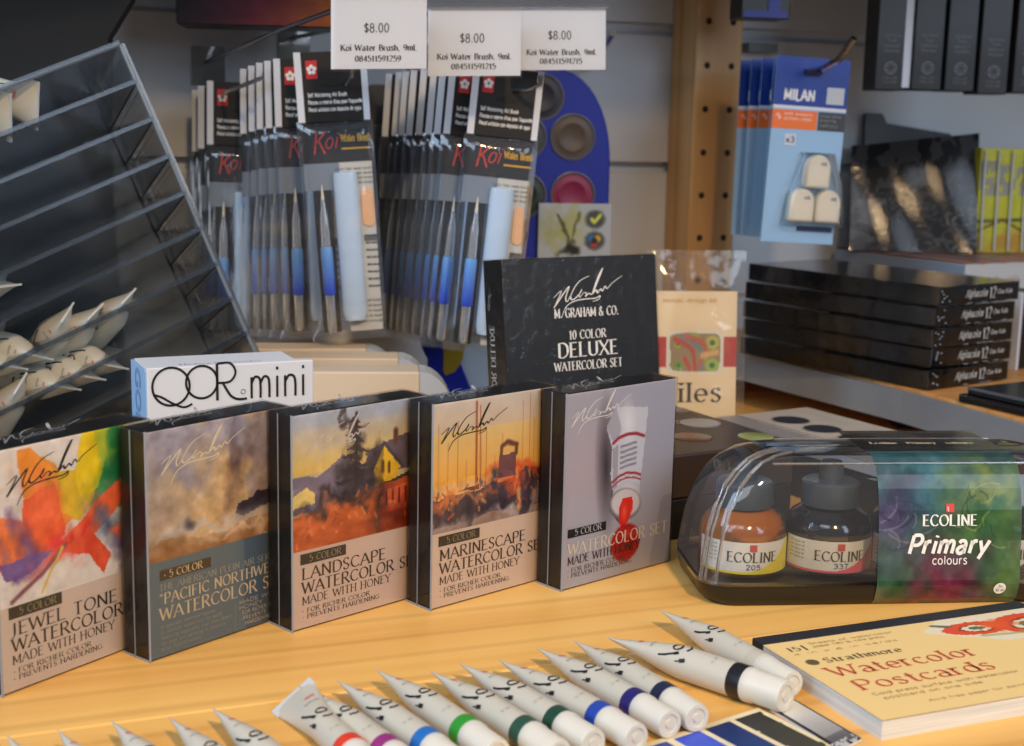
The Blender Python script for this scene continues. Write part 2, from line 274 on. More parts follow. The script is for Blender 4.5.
# ------------------------------------------------------------------ painted canvases
def fbm(h, w_, sx, sy, oct=4, seed=0):
    rs = np.random.RandomState(seed); out = np.zeros((h,w_)); amp = 1; tot = 0
    for o in range(oct):
        gx, gy = int(sx*2**o)+2, int(sy*2**o)+2; g = rs.rand(gy+1, gx+1)
        X = np.linspace(0, gx-1e-6, w_); Y = np.linspace(0, gy-1e-6, h); xi = X.astype(int); yi = Y.astype(int); fx = X-xi; fy = Y-yi
        fx = fx*fx*(3-2*fx); fy = fy*fy*(3-2*fy)
        a = g[yi][:,xi]; b = g[yi][:,xi+1]; c = g[yi+1][:,xi]; d = g[yi+1][:,xi+1]
        out += amp*((a*(1-fx)+b*fx)*(1-fy)[:,None]+(c*(1-fx)+d*fx)*fy[:,None]); tot += amp; amp *= .55
    return out/tot
class Canvas:
    def __init__(s, w_, h, base, seed=1):
        s.w, s.h, s.seed = w_, h, seed; s.a = np.ones((h,w_,3))*np.array(base)/255.
        s.U, s.V = np.meshgrid((np.arange(w_)+.5)/w_, (np.arange(h)+.5)/h)
        s.n1 = fbm(h,w_,6,6,5,seed)-.5; s.n2 = fbm(h,w_,6,6,5,seed+50)-.5; s.n3 = fbm(h,w_,14,14,3,seed+99)-.5
    def put(s, m, col, alpha=1):
        m = np.clip(m*alpha,0,1)[...,None]; s.a = s.a*(1-m)+np.array(col)/255.*m; return s
    def blob(s, cx, cy, rx, ry, col, ang=0, soft=.3, warp=.1, alpha=1):
        U = s.U-cx+s.n1*warp; V = s.V-cy+s.n2*warp; c,k = math.cos(R(ang)), math.sin(R(ang))
        d = np.sqrt(((U*c+V*k)/rx)**2+((-U*k+V*c)/ry)**2); return s.put((1+soft-d)/(2*soft+1e-6) if soft else (d<1)*1., col, alpha)
    def poly(s, pts, col, warp=.02, alpha=1):
        U = s.U+s.n1*warp; V = s.V+s.n2*warp; ins = np.zeros(U.shape, bool); n = len(pts)
        for i in range(n):
            (x0,y0),(x1,y1) = pts[i],pts[(i+1)%n]
            if y0 == y1: continue
            c = ((y0>V)!=(y1>V)) & (U < (x1-x0)*(V-y0)/(y1-y0)+x0); ins ^= c
        return s.put(ins*1., col, alpha)
    def line(s, pts, wd, col, warp=0, alpha=1):
        U = s.U+s.n1*warp; V = s.V+s.n2*warp; d = np.full(U.shape, 9.)
        for (x0,y0),(x1,y1) in zip(pts,pts[1:]):
            dx,dy = x1-x0,y1-y0; t = np.clip(((U-x0)*dx+(V-y0)*dy)/(dx*dx+dy*dy+1e-9),0,1); d = np.minimum(d, np.hypot(U-x0-t*dx, V-y0-t*dy))
        return s.put(np.clip(1.5-d/wd,0,1), col, alpha)
    def grad(s, v0, v1, c0, c1, alpha=1, warp=0, axis='V'):
        X = (s.V if axis=='V' else s.U)+s.n1*warp; t = np.clip((X-v0)/(v1-v0),0,1)[...,None]; m = ((X>=v0)&(X<=v1))*alpha
        c = (np.array(c0)*(1-t)+np.array(c1)*t)/255.; s.a = s.a*(1-m[...,None])+c*m[...,None]; return s
    def mottle(s, amt, v0=0, v1=1, sx=10, sy=10, tint=(1,1,1)):
        n = (fbm(s.h,s.w,sx,sy,4,s.seed+7)-.5)[...,None]*amt*np.array(tint); m = ((s.V>=v0)&(s.V<=v1))[...,None]; s.a = np.clip(s.a+n*m,0,1); return s
    def mesh(s, name, f, m, parent=None):
        """f(u, v) -> point"""
        us = np.linspace(0,1,s.w+1); vs = np.linspace(0,1,s.h+1); V_ = [f(u,v) for v in vs for u in us]; n = s.w+1
        F_ = [(j*n+i, j*n+i+1, (j+1)*n+i+1, (j+1)*n+i) for j in range(s.h) for i in range(s.w)]
        me = bpy.data.meshes.new(name); me.from_pydata([tuple(p) for p in V_], [], F_); me.update()
        at = me.color_attributes.new('Col','FLOAT_COLOR','CORNER')
        c = s.a.reshape(-1,3); c = np.where(c<=.04045, c/12.92, ((np.clip(c,0,1)+.055)/1.055)**2.4)
        d = np.ones((len(c),4,4)); d[:,:,:3] = c[:,None,:]; at.data.foreach_set('color', d.reshape(-1))
        me.materials.append(m); o = bpy.data.objects.new(name, me); COL.objects.link(o)
        if parent: o.parent = parent
        return o

# shared materials
M_white = mat('white_plastic', (225,224,214), .38)
M_card = mat('white_card', (212,216,224), .55)
M_black = noisy('black_card', (12,12,13), (24,22,21), 90, .45, coat=.1)
M_ink = mat('black_ink', (22,22,24), .5)
M_tan = mat('bronze_ink', (62,50,42), .5)
M_cream_ink = mat('cream_ink', (215,190,150), .5)
M_silver_ink = mat('silver_ink', (190,190,190), .4)
M_white_ink = mat('white_ink', (232,230,226), .45)
M_red = mat('red_ink', (190,45,45), .5)
M_chrome = mat('chrome', (175,175,180), .22, metal=1)
M_shrink = clear('shrink_wrap', base=.0, k=.55, rough=.09, bump=.10, bscale=45)
M_bag = clear('poly_bag', base=.035, k=.7, rough=.08, bump=.45, bscale=60, haze=.03, hazecol=(190,205,230), stretch=(1,1,.15))
M_acry = clear('clear_acrylic', tint=(243,245,247), base=.03, k=.7, rough=.08, haze=.13, hazecol=(170,180,190))
M_acry_edge = mat('acrylic_edge', (120,130,138), .2)
M_case = clear('clear_case', tint=(243,245,246), base=.022, k=.9, rough=.04, haze=.035, hazecol=(200,198,196))
M_art = painted('printed_art', .4); M_gloss = painted('glossy_art', .22, coat=.5)

exec_order = []
# ------------------------------------------------------------------ the setting
WY = 1.22; WA = R(22); wdir = Vector((math.cos(WA), math.sin(WA), 0)); wout = Vector((math.sin(WA), -math.cos(WA), 0))
def wallp(x, out=0, z=0):       # point at world x on the wall plane, moved out of it
    return Vector((x, WY+math.tan(WA)*x, z)) + wout*out
mb = MB(); z0 = .198-.121*3; prof = []
for k in range(9):
    a = z0+.121*k; prof += [(0, a+.006), (0, a+.121-.005), (.002, a+.121-.003), (.009, a+.121-.003), (.009, a+.121+.006), (.001, a+.121+.006)]
prof = [(0, z0)] + prof; back = [(.02, prof[-1][1]), (.02, z0)]
o0 = Vector((0, WY, 0)) - wdir*1.1
outl = [o0 + Vector((0,0,z)) - wout*y for y, z in prof+back]
mb.prism(outl, wdir*2.6)
wall = mb.build('wall_back', noisy('slatwall_laminate', (196,200,206), (206,210,214), 6, .55)); wall['kind'] = 'structure'

# counter top (pine boards) -------------------------------------------------
TA = R(22); ct = thing('pine_counter', 'pale orange pine counter top the paint sets and tubes stand on', 'counter', (0, .7, 0), TA)
M_pine = wood('pine', (238,196,116), (222,166,86), (234,184,102), .8, .24)
for i,(a,b) in enumerate(((-.9,-.36),(-.359,-.115),(-.114,.13),(.131,.4805))):
    MB().box(-1.4, 1.5, a, b, -.03, 0).build('board', M_pine, ct, bevel=.0008)
ct['kind'] = 'thing'

# raised shelf on the right ---------------------------------------------------
M_pine2 = wood('pine_shelf', (214,160,96), (186,124,64), (205,146,82))
sh = thing('raised_shelf', 'raised pine shelf board with grey painted front edge behind the clear ink case', 'shelf', (.3,1.0,0))
def L3(p): return (p[0]-.3, p[1]-1.0, p[2])
SHP = [(.110,1.2635),(.200,1.174),(.290,1.012),(.352,.868),(.42,.72),(.95,.72),(.95,1.602)]
MB().prism([L3((x,y,.030)) for x,y in SHP], (0,0,.02)).build('shelf_board', M_pine2, sh, bevel=.0015)
M_grey = noisy('grey_paint', (120,124,130), (134,138,142), 14, .5)
mbf = MB()
for a, b in zip(SHP[:4], SHP[1:5]):
    d = Vector((b[0]-a[0], b[1]-a[1], 0)).normalized(); n_ = Vector((d.y, -d.x, 0))*.004
    pa, pb = Vector(L3((a[0],a[1],.024))), Vector(L3((b[0],b[1],.024))); mbf.prism([pa, pb, pb+n_, pa+n_], (0,0,.0235))
mbf.build('front_edge', M_grey, sh)
for x,y in ((.40,.80),(.33,1.12),(.7,1.2)): MB().box(x-.32,x-.28,y-1.02,y-.98,0,.030).build('support_block', mat('dark_wood',(40,32,28),.6), sh)

# upper shelf (above the frame) and wooden post ---------------------------------------
M_dark = noisy('dark_shelf_paint', (30,27,26), (38,34,32), 20, .5)
us = thing('wall_shelf', 'dark shelf board fixed to the slatted wall above the hanging packs', 'shelf', wallp(0,0,.395), WA)
MB().box(-.9, .95, -.26, -.001, 0, .018).build('shelf_board', M_dark, us, bevel=.001)
post = thing('wooden_post', 'pale pine shelf post with two rows of drilled holes on the slatted wall', 'post', wallp(.178,0,0), WA)
M_post = wood('post_pine', (222,182,128), (190,140,84), (208,160,100), 1.3)
mp_ = [n for n in M_post.node_tree.nodes if n.type=='MAPPING'][0]; mp_.inputs['Scale'].default_value = (16, 16, 1.1)
# built later in wall frame: x along, y into the wall
def post_mesh():
    x0 = -.046; x1 = 0; yf = -.045
    m = MB().box(x0, x1, yf, -.0005, .0505, .394)
    return m
body = post_mesh().build('upright', M_post, post, bevel=.002)
hz = [.0]; 
for k in range(-3, 8):
    z = P(700, 64, 1.215).z - .0372*k
    if .01 < z < .39:
        for hx in (-.0345, -.0105): MB().lathe([(.0001,.0003),(.0029,.0003),(.0029,-.001),(.0001,-.001)], (hx, -.045, z), (0,-1,0), 14).build('peg_hole', mat('hole_dark', (48,30,18), .9), post)

# black board upper left -------------------------------------------------------------
M_bb = noisy('black_board', (19,18,18), (26,25,24), 12, .6)
pts = [P(-60,-40,.99), P(134,-40,.99), P(131,0,.99), P(108,38,.99), P(109,200,.99), P(125,372,.99), P(128,420,.99), P(-60,420,.99)]
bo = MB().prism([p for p in pts], (0,.012,0)).build('black_backboard', M_bb)
for v in bo.data.vertices:
    if v.co.z < .08: v.co.z = 0.0
tag(bo, 'black backing board with slanted top corner behind the clear rack', 'board')

# ------------------------------------------------------------------ five watercolour boxes
BW, BH, BT = .081, .1022, .018
def five_box(name, label, FL, ang, painter, texts, sig, full=False, panel=None):
    t = thing(name, label, 'paint box', (FL[0], FL[1], 0), ang, 'five colour watercolor box sets')
    MB().box(0, BW, .0006, BT, 0.0004, BH).build('carton', M_black, t, bevel=.0005)
    c = Canvas(118, 150, (216,196,176), seed=hash(name)%97 if False else len(label)); painter(c)
    c.mesh('printed_front', lambda u,v: (u*BW, .0003, .0006+v*(BH-.0008)), M_art, t)
    f = front(0, 0, .0001)
    for m_, mk in texts(f): mk.build('lettering', m_, t)
    s = MB(); signature(s, f, *sig[:3]); s.build('signature', sig[3], t)
    s = MB(); signature(s, lambda x,z: Vector((x, .003+z, BH+.0002)), .012, 0, .05); s.build('top_signature', M_silver_ink, t)
    sl = MB().box(-.0007, BW+.0007, -.0006, BT+.0006, 0.0002, BH+.0006).build('clear_sleeve', M_shrink, t, bevel=.0007, smooth=True)
    MB().box(-.0011, -.0007, BT*.52, BT*.52+.0005, 0, BH).build('seam', mat('plastic_seam', (120,128,140), .2), sl)
    e = MB().box(-.0010, -.0003, -.0009, -.0003, .0002, BH+.0006).box(-.0010,-.0005,-.0006,BT+.0006,.0001,.0009).build('sleeve_edge', mat('sleeve_edge_plastic', (140,148,160), .15), sl)
    return t
def std_text(title, sub='WATERCOLOR SET', ink=None):
    ink = ink or M_tan
    def mk(f):
        a = MB(); b = MB(); c = MB(); g = MB()
        H = lambda q: BH*(1-q)
        g.quad(f(.0045,H(.695)), f(.031,H(.695)), f(.031,H(.645)), f(.0045,H(.645)))
        ff = front(0,0,-.00005)
        text(b, '5 COLOR', ff, .0095, H(.684), .0031, .0185)
        tw = {'LANDSCAPE':.050,'MARINESCAPE':.057,'JEWEL TONE':.055}[title]
        text(a, title, f, .0055, H(.765), .0054, tw, weight=1.0)
        text(a, sub, f, .0055, H(.832), .0054, .072 if 'SET' in sub else .058)
        text(a, 'MADE WITH HONEY', f, .0055, H(.884), .0038, .053, weight=.8)
        text(a, '* FOR RICHER COLOR', f, .0055, H(.924), .0021, .040)
        text(a, '* PREVENTS HARDENING', f, .0055, H(.953), .0021, .046)
        return [(ink,a),(mat('tag_brown',(58,50,38),.5),g),(mat('tag_tan_ink',(150,135,105),.5),b)]
    return mk
# --- art
def art_leaf(c):
    c.grad(0,1,(226,216,204),(222,214,206)); L = lambda pts, col, w=.05, a=1: c.poly(pts, col, w, a)
    L([(.13,1.0),(.22,.97),(.38,.90),(.46,.80),(.50,.68),(.38,.60),(.22,.62),(.17,.82)], (238,150,50)); L([(.40,.86),(.56,.84),(.60,.70),(.50,.64),(.38,.70)], (222,186,40))
    L([(.52,.93),(.55,1.0),(.85,1.02),(.86,.88),(.74,.80),(.62,.66),(.54,.72),(.50,.84)], (236,205,30))
    L([(.73,.98),(.83,1.0),(.84,.93),(.95,.91),(.91,.81),(.99,.74),(.99,.62),(.80,.66),(.60,.68),(.68,.82)], (70,152,84), .07)
    c.blob(.78,.84,.10,.12,(40,130,80),20,.5,.2,.8); c.blob(.92,.68,.09,.06,(20,105,65),0,.4,.15,.9); c.blob(.72,.92,.05,.06,(190,200,60),0,.6,.2,.7)
    c.blob(.60,.68,.11,.07,(140,124,104),0,.7,.3,.7); L([(.18,.78),(.36,.82),(.42,.60),(.30,.52),(.14,.58)], (236,96,50), .06)
    L([(.0,.72),(.16,.70),(.22,.55),(.0,.50)], (244,130,64), .06); c.blob(.30,.72,.08,.10,(240,110,56),-20,.6,.25,.8)
    c.blob(.18,.62,.12,.06,(132,84,132),-30,.6,.3,.9); c.blob(.08,.53,.12,.04,(120,84,140),-10,.6,.3,.8)
    L([(.36,.55),(.60,.68),(.80,.78),(.85,.72),(.70,.60),(.50,.50)], (238,108,62), .03); c.blob(.42,.56,.15,.05,(222,54,52),15,.7,.25,.9)
    c.blob(.72,.57,.13,.07,(92,106,132),10,.6,.3,.85); L([(.84,.62),(.99,.71),(.98,.65),(.90,.58)], (180,36,96), .04); c.blob(.78,.54,.06,.045,(230,95,60),0,.5,.25,.9)
    L([(.90,.58),(.99,.48),(.95,.44),(.86,.52)], (240,170,60), .04); c.blob(.86,.47,.12,.05,(70,60,120),10,.7,.3,.85); c.blob(.92,.53,.04,.03,(236,226,214),0,.7,.3,.8)
    L([(.0,.53),(.2,.56),(.34,.54),(.2,.48),(.04,.46)], (122,92,150), .05); L([(.34,.54),(.58,.57),(.72,.44),(.66,.37),(.56,.47)], (224,84,50), .04)
    c.line([(.42,.55),(.28,.46),(.08,.37)], .010, (140,84,96), .02); c.line([(.40,.54),(.33,.46),(.27,.375)], .007, (216,180,70), .02)
    for k in range(40): x = RNG.rand(); y = .45+.5*RNG.rand(); c.blob(x,y,.01+.03*RNG.rand(),.01+.02*RNG.rand(),((240,150,60),(232,80,60),(120,160,70),(240,220,120))[k%4],RNG.rand()*180,.9,.2,.18)
    c.mottle(.20, .36, 1, 14, 14)
    c.put((c.V<.355)*1., (206,186,168))
def specks(c, n, v0, v1, cols, h=.04, w=.006):
    for k in range(n):
        x = RNG.rand(); y = v0+(v1-v0)*RNG.rand(); c.line([(x,y),(x+.02*RNG.randn(),y+h*RNG.rand())], w*(.5+RNG.rand()), cols[k%len(cols)], .02, .7)
def art_pnw(c):
    c.put((c.V>=0)*1., (176,160,150)); c.grad(.42,1,(184,150,110),(170,165,180), 1, .15)
    c.blob(.55,.72,.36,.14,(206,170,120),55,.7,.4,.9); c.blob(.45,.60,.25,.10,(216,170,100),60,.8,.4,.7); c.blob(.30,.66,.14,.20,(214,186,146),0,.8,.4,.8)
    c.blob(.62,.92,.10,.10,(130,140,180),0,.7,.3,.8); c.blob(.20,.92,.14,.08,(150,145,160),0,.7,.4,.8); c.blob(.58,.80,.05,.16,(110,84,80),-12,.8,.3,.8); c.blob(.74,.84,.05,.14,(120,95,90),-14,.8,.3,.7)
    c.blob(.80,.78,.10,.14,(150,130,130),0,.8,.4,.6)
    c.poly([(.60,.555),(.62,.60),(.72,.615),(.76,.64),(.84,.63),(.86,.69),(.87,.64),(1,.66),(1,.59),(.80,.56),(.66,.535)], (70,58,66), .008)
    c.blob(.30,.52,.40,.03,(190,180,172),2,.8,.2,.8); c.blob(.28,.545,.05,.025,(110,100,100),0,.5,.1,.9)
    c.grad(.42,.50,(150,95,50),(176,140,100),.9,.08); c.blob(.70,.47,.25,.015,(215,180,140),6,.8,.2,.8)
    c.mottle(.30,.42,1,12,16); c.put((c.V<.425)*1., (98,112,116)); c.put(((c.V<.425)&(c.U>.66))*1., (78,94,106))
def art_house(c):
    c.grad(.35,1,(232,190,90),(176,184,200)); c.grad(.72,.93,(236,196,96),(196,186,176),.9)
    c.poly([(0,.62),(.0,.72),(.18,.70),(.36,.78),(.50,.72),(.62,.72),(.62,.54),(.0,.54)], (130,116,134), .03)
    c.poly([(.0,.63),(.10,.66),(.16,.62),(.16,.58),(.0,.57)], (235,205,120), .02)
    c.poly([(.50,.66),(.55,.78),(1,.86),(1,.66)], (112,96,104), .01)
    c.poly([(.58,.66),(.67,.79),(.80,.67)], (236,190,40), .0); c.poly([(.60,.57),(.60,.69),(.78,.70),(.78,.59)], (232,180,40), .0)
    c.line([(.56,.655),(.67,.805),(.82,.67)], .008, (84,70,74)); c.line([(.66,.71),(.66,.67)], .012, (90,60,40)); c.line([(.71,.70),(.71,.66)], .010, (90,60,40)); c.line([(.76,.85),(.76,.80)], .018, (110,70,60))
    c.poly([(.62,.60),(1,.66),(1,.60),(.66,.55)], (76,62,60), .03)
    c.poly([(.0,.35),(.0,.52),(.40,.58),(.60,.60),(1,.62),(1,.35)], (190,92,46), .05)
    c.poly([(.60,.44),(.66,.57),(1,.60),(1,.48),(.72,.46)], (228,110,70), .02)
    for k in range(6): c.line([(.69+.05*k,.565),(.69+.05*k,.50)], .007, (120,50,30))
    c.blob(.82,.42,.24,.07,(110,36,18),0,.6,.2,.9); c.blob(.30,.56,.30,.035,(66,52,50),4,.7,.3,.9); c.blob(.64,.50,.03,.16,(80,50,46),0,.5,.2,.7)
    c.line([(.45,.60),(.47,.97)],.012,(56,44,46),.05)
    for k in range(9): c.poly([(.46,.96-.035*k),(.46-.05-.008*k*(k%3),.93-.035*k),(.46+.05+.008*k*((k+1)%3),.92-.035*k)], (60,48,52), .06, .85)
    c.blob(.48,.80,.02,.10,(60,50,52),-4,.7,.5,.6); c.blob(.46,.66,.11,.10,(58,50,56),0,.7,.6,.9); c.blob(.45,.92,.05,.03,(60,50,54),0,.7,.5,.9); c.blob(.52,.86,.06,.02,(60,50,54),10,.7,.5,.9)
    specks(c,40,.38,.60,((210,110,60),(120,44,24),(232,140,80),(150,70,40)),.03); c.blob(.20,.48,.22,.04,(222,120,66),0,.8,.3,.7); c.mottle(.28,.36,.66,8,22,(1,.8,.6)); c.mottle(.14,.66,1,12,12)
    c.put((c.V<.365)*1., (208,182,164))
def art_marina(c):
    c.grad(.35,1,(240,170,70),(206,196,186)); c.grad(.60,.85,(238,176,70),(226,196,130),.9)
    c.grad(.34,.47,(150,134,128),(176,126,96),1,.05)
    for k,(x,a) in enumerate(((.05,.9),(.12,.8),(.2,.9),(.27,.7),(.43,.85),(.5,.7),(.56,.8),(.66,.7),(.73,.95),(.79,.98),(.83,.85),(.95,.9))):
        c.line([(x,.58),(x,a)], .004, (190,110,60), 0, .55)
    c.line([(.35,.56),(.345,.98)], .009, (170,95,60)); c.line([(.385,.56),(.375,.96)], .005, (180,110,70)); c.line([(.90,.58),(.89,.99)], .010, (130,70,50))
    c.poly([(.0,.40),(.0,.54),(.3,.55),(.6,.56),(.8,.60),(1,.60),(1,.40)], (84,66,74), .08)
    c.blob(.10,.54,.12,.02,(226,120,60),0,.8,.25,.9); c.blob(.75,.57,.22,.035,(226,96,50),4,.8,.35,.9); c.blob(.30,.54,.14,.02,(240,160,90),0,.8,.3,.7)
    c.poly([(.53,.58),(.54,.69),(.68,.70),(.68,.58)], (120,76,76), .02); c.line([(.55,.69),(.55,.74),(.60,.76),(.68,.74),(.68,.69)], .012, (110,66,50), .03)
    c.poly([(.18,.555),(.34,.575),(.36,.62),(.38,.55)], (130,80,60), .02)
    c.blob(.55,.46,.5,.045,(60,52,64),2,.7,.4,.9); c.blob(.30,.42,.08,.05,(56,50,60),0,.6,.4,.9)
    c.blob(.62,.40,.25,.03,(196,180,176),4,.8,.3,.9); c.blob(.10,.40,.12,.03,(180,160,150),4,.8,.3,.8); c.blob(.40,.41,.05,.05,(60,50,60),0,.6,.4,.9)
    c.line([(.70,.42),(.71,.50)], .02, (240,170,90), .05, .8)
    specks(c,70,.42,.58,((226,110,60),(60,50,66),(236,170,100),(120,60,60),(90,80,110))); c.mottle(.22,.36,.62,20,20); c.mottle(.06,.62,1,8,8); c.put((c.V<.37)*1., (216,190,168))
def art_tube(c):
    c.grad(0,1,(176,170,176),(170,170,184)); c.blob(.22,.62,.30,.22,(186,170,176),0,.9,.1,.8); c.blob(.5,.15,.5,.2,(172,172,186),0,.9,.1,.6)
    c.blob(.37,.60,.07,.26,(66,56,62),4,.6,.0,.75)
    c.poly([(.36,.80),(.44,.90),(.74,.87),(.72,.70),(.70,.55),(.68,.45),(.44,.43),(.41,.55),(.42,.68)], (206,206,214), 0)
    c.poly([(.36,.80),(.44,.90),(.50,.78),(.44,.70)], (168,166,178), 0, .8); c.blob(.56,.80,.05,.1,(232,232,238),10,.7,0,.7); c.poly([(.42,.68),(.44,.43),(.48,.43),(.47,.7)], (150,148,160), 0, .7)
    c.line([(.425,.71),(.48,.735),(.56,.745),(.64,.74),(.71,.72)], .008, (160,34,46)); c.line([(.43,.505),(.49,.53),(.56,.54),(.64,.53),(.69,.515)], .006, (160,34,46)); c.line([(.43,.48),(.49,.505),(.56,.515),(.64,.505),(.69,.49)], .004, (160,34,46))
    for k in range(5): c.line([(.50,.685-.028*k),(.64,.69-.028*k)], .006, (90,84,100), .02, .6)
    c.poly([(.42,.36),(.43,.46),(.55,.50),(.69,.47),(.68,.36),(.60,.29),(.48,.30)], (196,194,202), 0); c.line([(.43,.46),(.42,.36),(.50,.29)], .008, (80,76,84)); c.blob(.57,.42,.06,.05,(232,230,234),0,.7,0,.8)
    c.blob(.555,.375,.15,.085,(120,112,118),-8,.05,0,1); c.blob(.56,.38,.135,.075,(214,206,206),-8,.1,0,1); c.poly([(.50,.28),(.50,.36),(.53,.41),(.62,.41),(.63,.34),(.58,.27),(.53,.25)], (226,46,32), 0); c.blob(.55,.33,.02,.035,(245,110,80),0,.7,0,.8)
    c.blob(.57,.165,.135,.10,(176,30,28),0,.08,0,1); c.poly([(.46,.21),(.55,.27),(.68,.20)], (186,34,30), 0); c.blob(.60,.21,.05,.02,(220,70,60),0,.8,0,.6)
    c.poly([(.80,.0),(.90,.36),(1,.38),(1,0)], (140,140,160), .02, .5)
# --- placing: each box tucks one thickness behind the next
def behind(FLn, an, ang, back_len):
    """front-left corner of a box at angle ang whose face line touches the next box's back-left corner"""
    BL = Vector((FLn[0]-math.sin(an)*(BT+.0010), FLn[1]+math.cos(an)*(BT+.0010)))
    return BL - Vector((math.cos(ang), math.sin(ang)))*back_len + Vector((-math.sin(ang), math.cos(ang)))*.0011
FL5 = (.0275, .6835); a5 = R(41.5)
a4 = R(43); FL4 = behind(FL5, a5, a4, .0700)
a3 = R(45); FL3 = behind(FL4, a4, a3, .0680)
a2 = R(51); FL2 = behind(FL3, a3, a2, .0683)
FL2 = Vector((-.1545,.5775)); a2 = R(51.5); a1 = R(57); FL1 = behind(FL2, a2, a1, .0625)
def tx_pnw(f):
    a = MB(); g = MB(); b = MB(); c = MB(); H = lambda q: BH*(1-q); ff = front(0,0,-.00005)
    g.quad(f(.006,H(.655)), f(.034,H(.655)), f(.034,H(.61)), f(.006,H(.61)))
    text(b, '* 5 COLOR', ff, .008, H(.647), .0032, .021)
    text(c, 'THE AMERICAN PLEIN AIR SERIES', f, .0055, H(.700), .0030, .069)
    text(a, '"PACIFIC NORTHWEST"', f, .0055, H(.760), .0048, .073); text(a, 'WATERCOLOR SET', f, .0055, H(.832), .0056, .072)
    for k,t_ in enumerate(('A specially selected natural','by Graham watercolor by world','featuring especially your New Works','for your art painting in America','and Northwest')):
        text(c, t_, f, .0058, H(.868+.025*k), .0017, (.030,.034,.040,.036,.022)[k], serif=False)
    c.quad(f(.0475,H(.975)), f(.0477,H(.975)), f(.0477,H(.85)), f(.0475,H(.85)))
    for k,t_ in enumerate(('MADE WITH','HONEY','* FOR RICHER COLOR','* PREVENTS','   HARDENING')):
        text(a, t_, f, .050, H(.872+.026*k), .0018, (.024,.014,.026,.016,.020)[k], serif=False)
    return [(M_cream_ink,a),(mat('tag_bronze',(78,62,36),.5),g),(M_cream_ink,b),(mat('muted_cream_ink',(160,156,140),.5),c)]
def tx_tube(f):
    a = MB(); g = MB(); b = MB(); c = MB(); H = lambda q: BH*(1-q); ff = front(0,0,-.00005)
    g.quad(f(.0035,H(.735)), f(.031,H(.735)), f(.031,H(.69)), f(.0035,H(.69)))
    text(b, '5 COLOR', ff, .0085, H(.726), .0032, .019)
    text(c, 'WATERCOLOR SET', f, .0040, H(.825), .0062, .074)
    text(a, 'MADE WITH HONEY', f, .0040, H(.875), .0042, .053); text(a, '* FOR RICHER COLOR', f, .0040, H(.915), .0023, .041); text(a, '* PREVENTS HARDENING', f, .0040, H(.944), .0023, .047)
    return [(M_tan,a),(M_ink,g),(M_silver_ink,b),(mat('pale_cream_ink',(222,208,188),.5),c)]
five_box('watercolor_set_box', 'boxed watercolor set with rainbow maple leaf picture, leftmost of the row', FL1, a1, art_leaf, std_text('JEWEL TONE','WATERCOLOR'), (.006, BH*.765, .046, M_ink))
five_box('watercolor_set_box', 'boxed watercolor set with misty coast picture and grey green lower panel', FL2, a2, art_pnw, tx_pnw, (.008, BH*.76, .047, mat('ivory_ink',(228,214,180),.5)))
five_box('watercolor_set_box', 'boxed watercolor set with yellow gabled house picture', FL3, a3, art_house, std_text('LANDSCAPE'), (.008, BH*.765, .043, mat('lilac_ink',(206,196,190),.5)))
five_box('watercolor_set_box', 'boxed watercolor set with sunset harbour and masts picture', FL4, a4, art_marina, std_text('MARINESCAPE'), (.0055, BH*.765, .043, M_ink))
five_box('watercolor_set_box', 'boxed watercolor set picturing one silver tube squeezing out red paint', FL5, a5, art_tube, tx_tube, (.004, BH*.79, .043, M_white_ink))

# ------------------------------------------------------------------ deluxe box on a black pan set
CA = R(30); cz = .050
CC = Vector((.108, .930, 0)) # back right corner of the pan set
cs = thing('pan_set_case', 'flat dark brown paint case with oval colour windows, lying behind the boxes', 'paint case', CC - Vector((math.cos(CA),math.sin(CA),0))*.17 + Vector((math.sin(CA),-math.cos(CA),0))*.125, CA)
M_brown = noisy('brown_card', (44,32,26), (56,42,32), 20, .45, coat=.1)
MB().box(0,.17,0,.125,0,.024).build('lower_tray', M_black, cs, bevel=.001); MB().box(0,.17,0,.125,.0245,cz).build('lid', M_brown, cs, bevel=.001)
for (x,y,r1,c_) in ((.150,.066,.013,(128,124,120)),(.157,.020,.011,(140,146,84)),(.120,.035,.012,(90,60,40)),(.159,.106,.010,(96,80,70))):
    MB().lathe([(.0001,0),(r1,0),(r1,.0004),(r1*.9,.0007),(.0001,.0007)], (x,y,cz), (0,0,1), 28).build('colour_window', mat('window%d'%c_[0], c_, .25), cs, smooth=True)
m_ = MB(); 
for k in range(3): stroke(m_, [(.132+.006*math.cos(t)*(.6 if k==1 else 1)+.002*k, .074+.004*math.sin(t)) for t in [i*.5 for i in range(13)]], lambda x,y: Vector((x,y,cz+.0003)), .0008)
m_.build('scroll_mark', M_cream_ink, cs)
DL = Vector((-.0005, .805, cz+.0005)); da = R(32); lean = R(7)
Rm = Matrix.Rotation(da,3,'Z') @ Matrix.Rotation(-lean,3,'X')
de = thing('deluxe_watercolor_box', 'black deluxe ten color watercolor set box standing behind the row of boxes', 'paint box', DL, Rm)
DW, DH, DT = .1125, .1065, .022
MB().box(0,DW,0,DT,0.002,DH).build('carton', M_black, de, bevel=.0006)
a = MB(); f = front(0,0,-.0004); cx = DW*.52
text(a,'M. GRAHAM & CO.',f,cx,DH*.66,.0054,.047,align='c'); text(a,'10 COLOR',f,cx,DH*.535,.0052,.027,align='c'); text(a,'WATERCOLOR SET',f,cx,DH*.36,.0052,.050,align='c')
text(a,'DELUXE',f,cx,DH*.435,.0086,.044,align='c',weight=1.1); a.build('lettering', M_white_ink, de)
s = MB(); signature(s, f, DW*.31, DH*.665, .051, 1.0, .85); s.build('signature', M_white_ink, de)
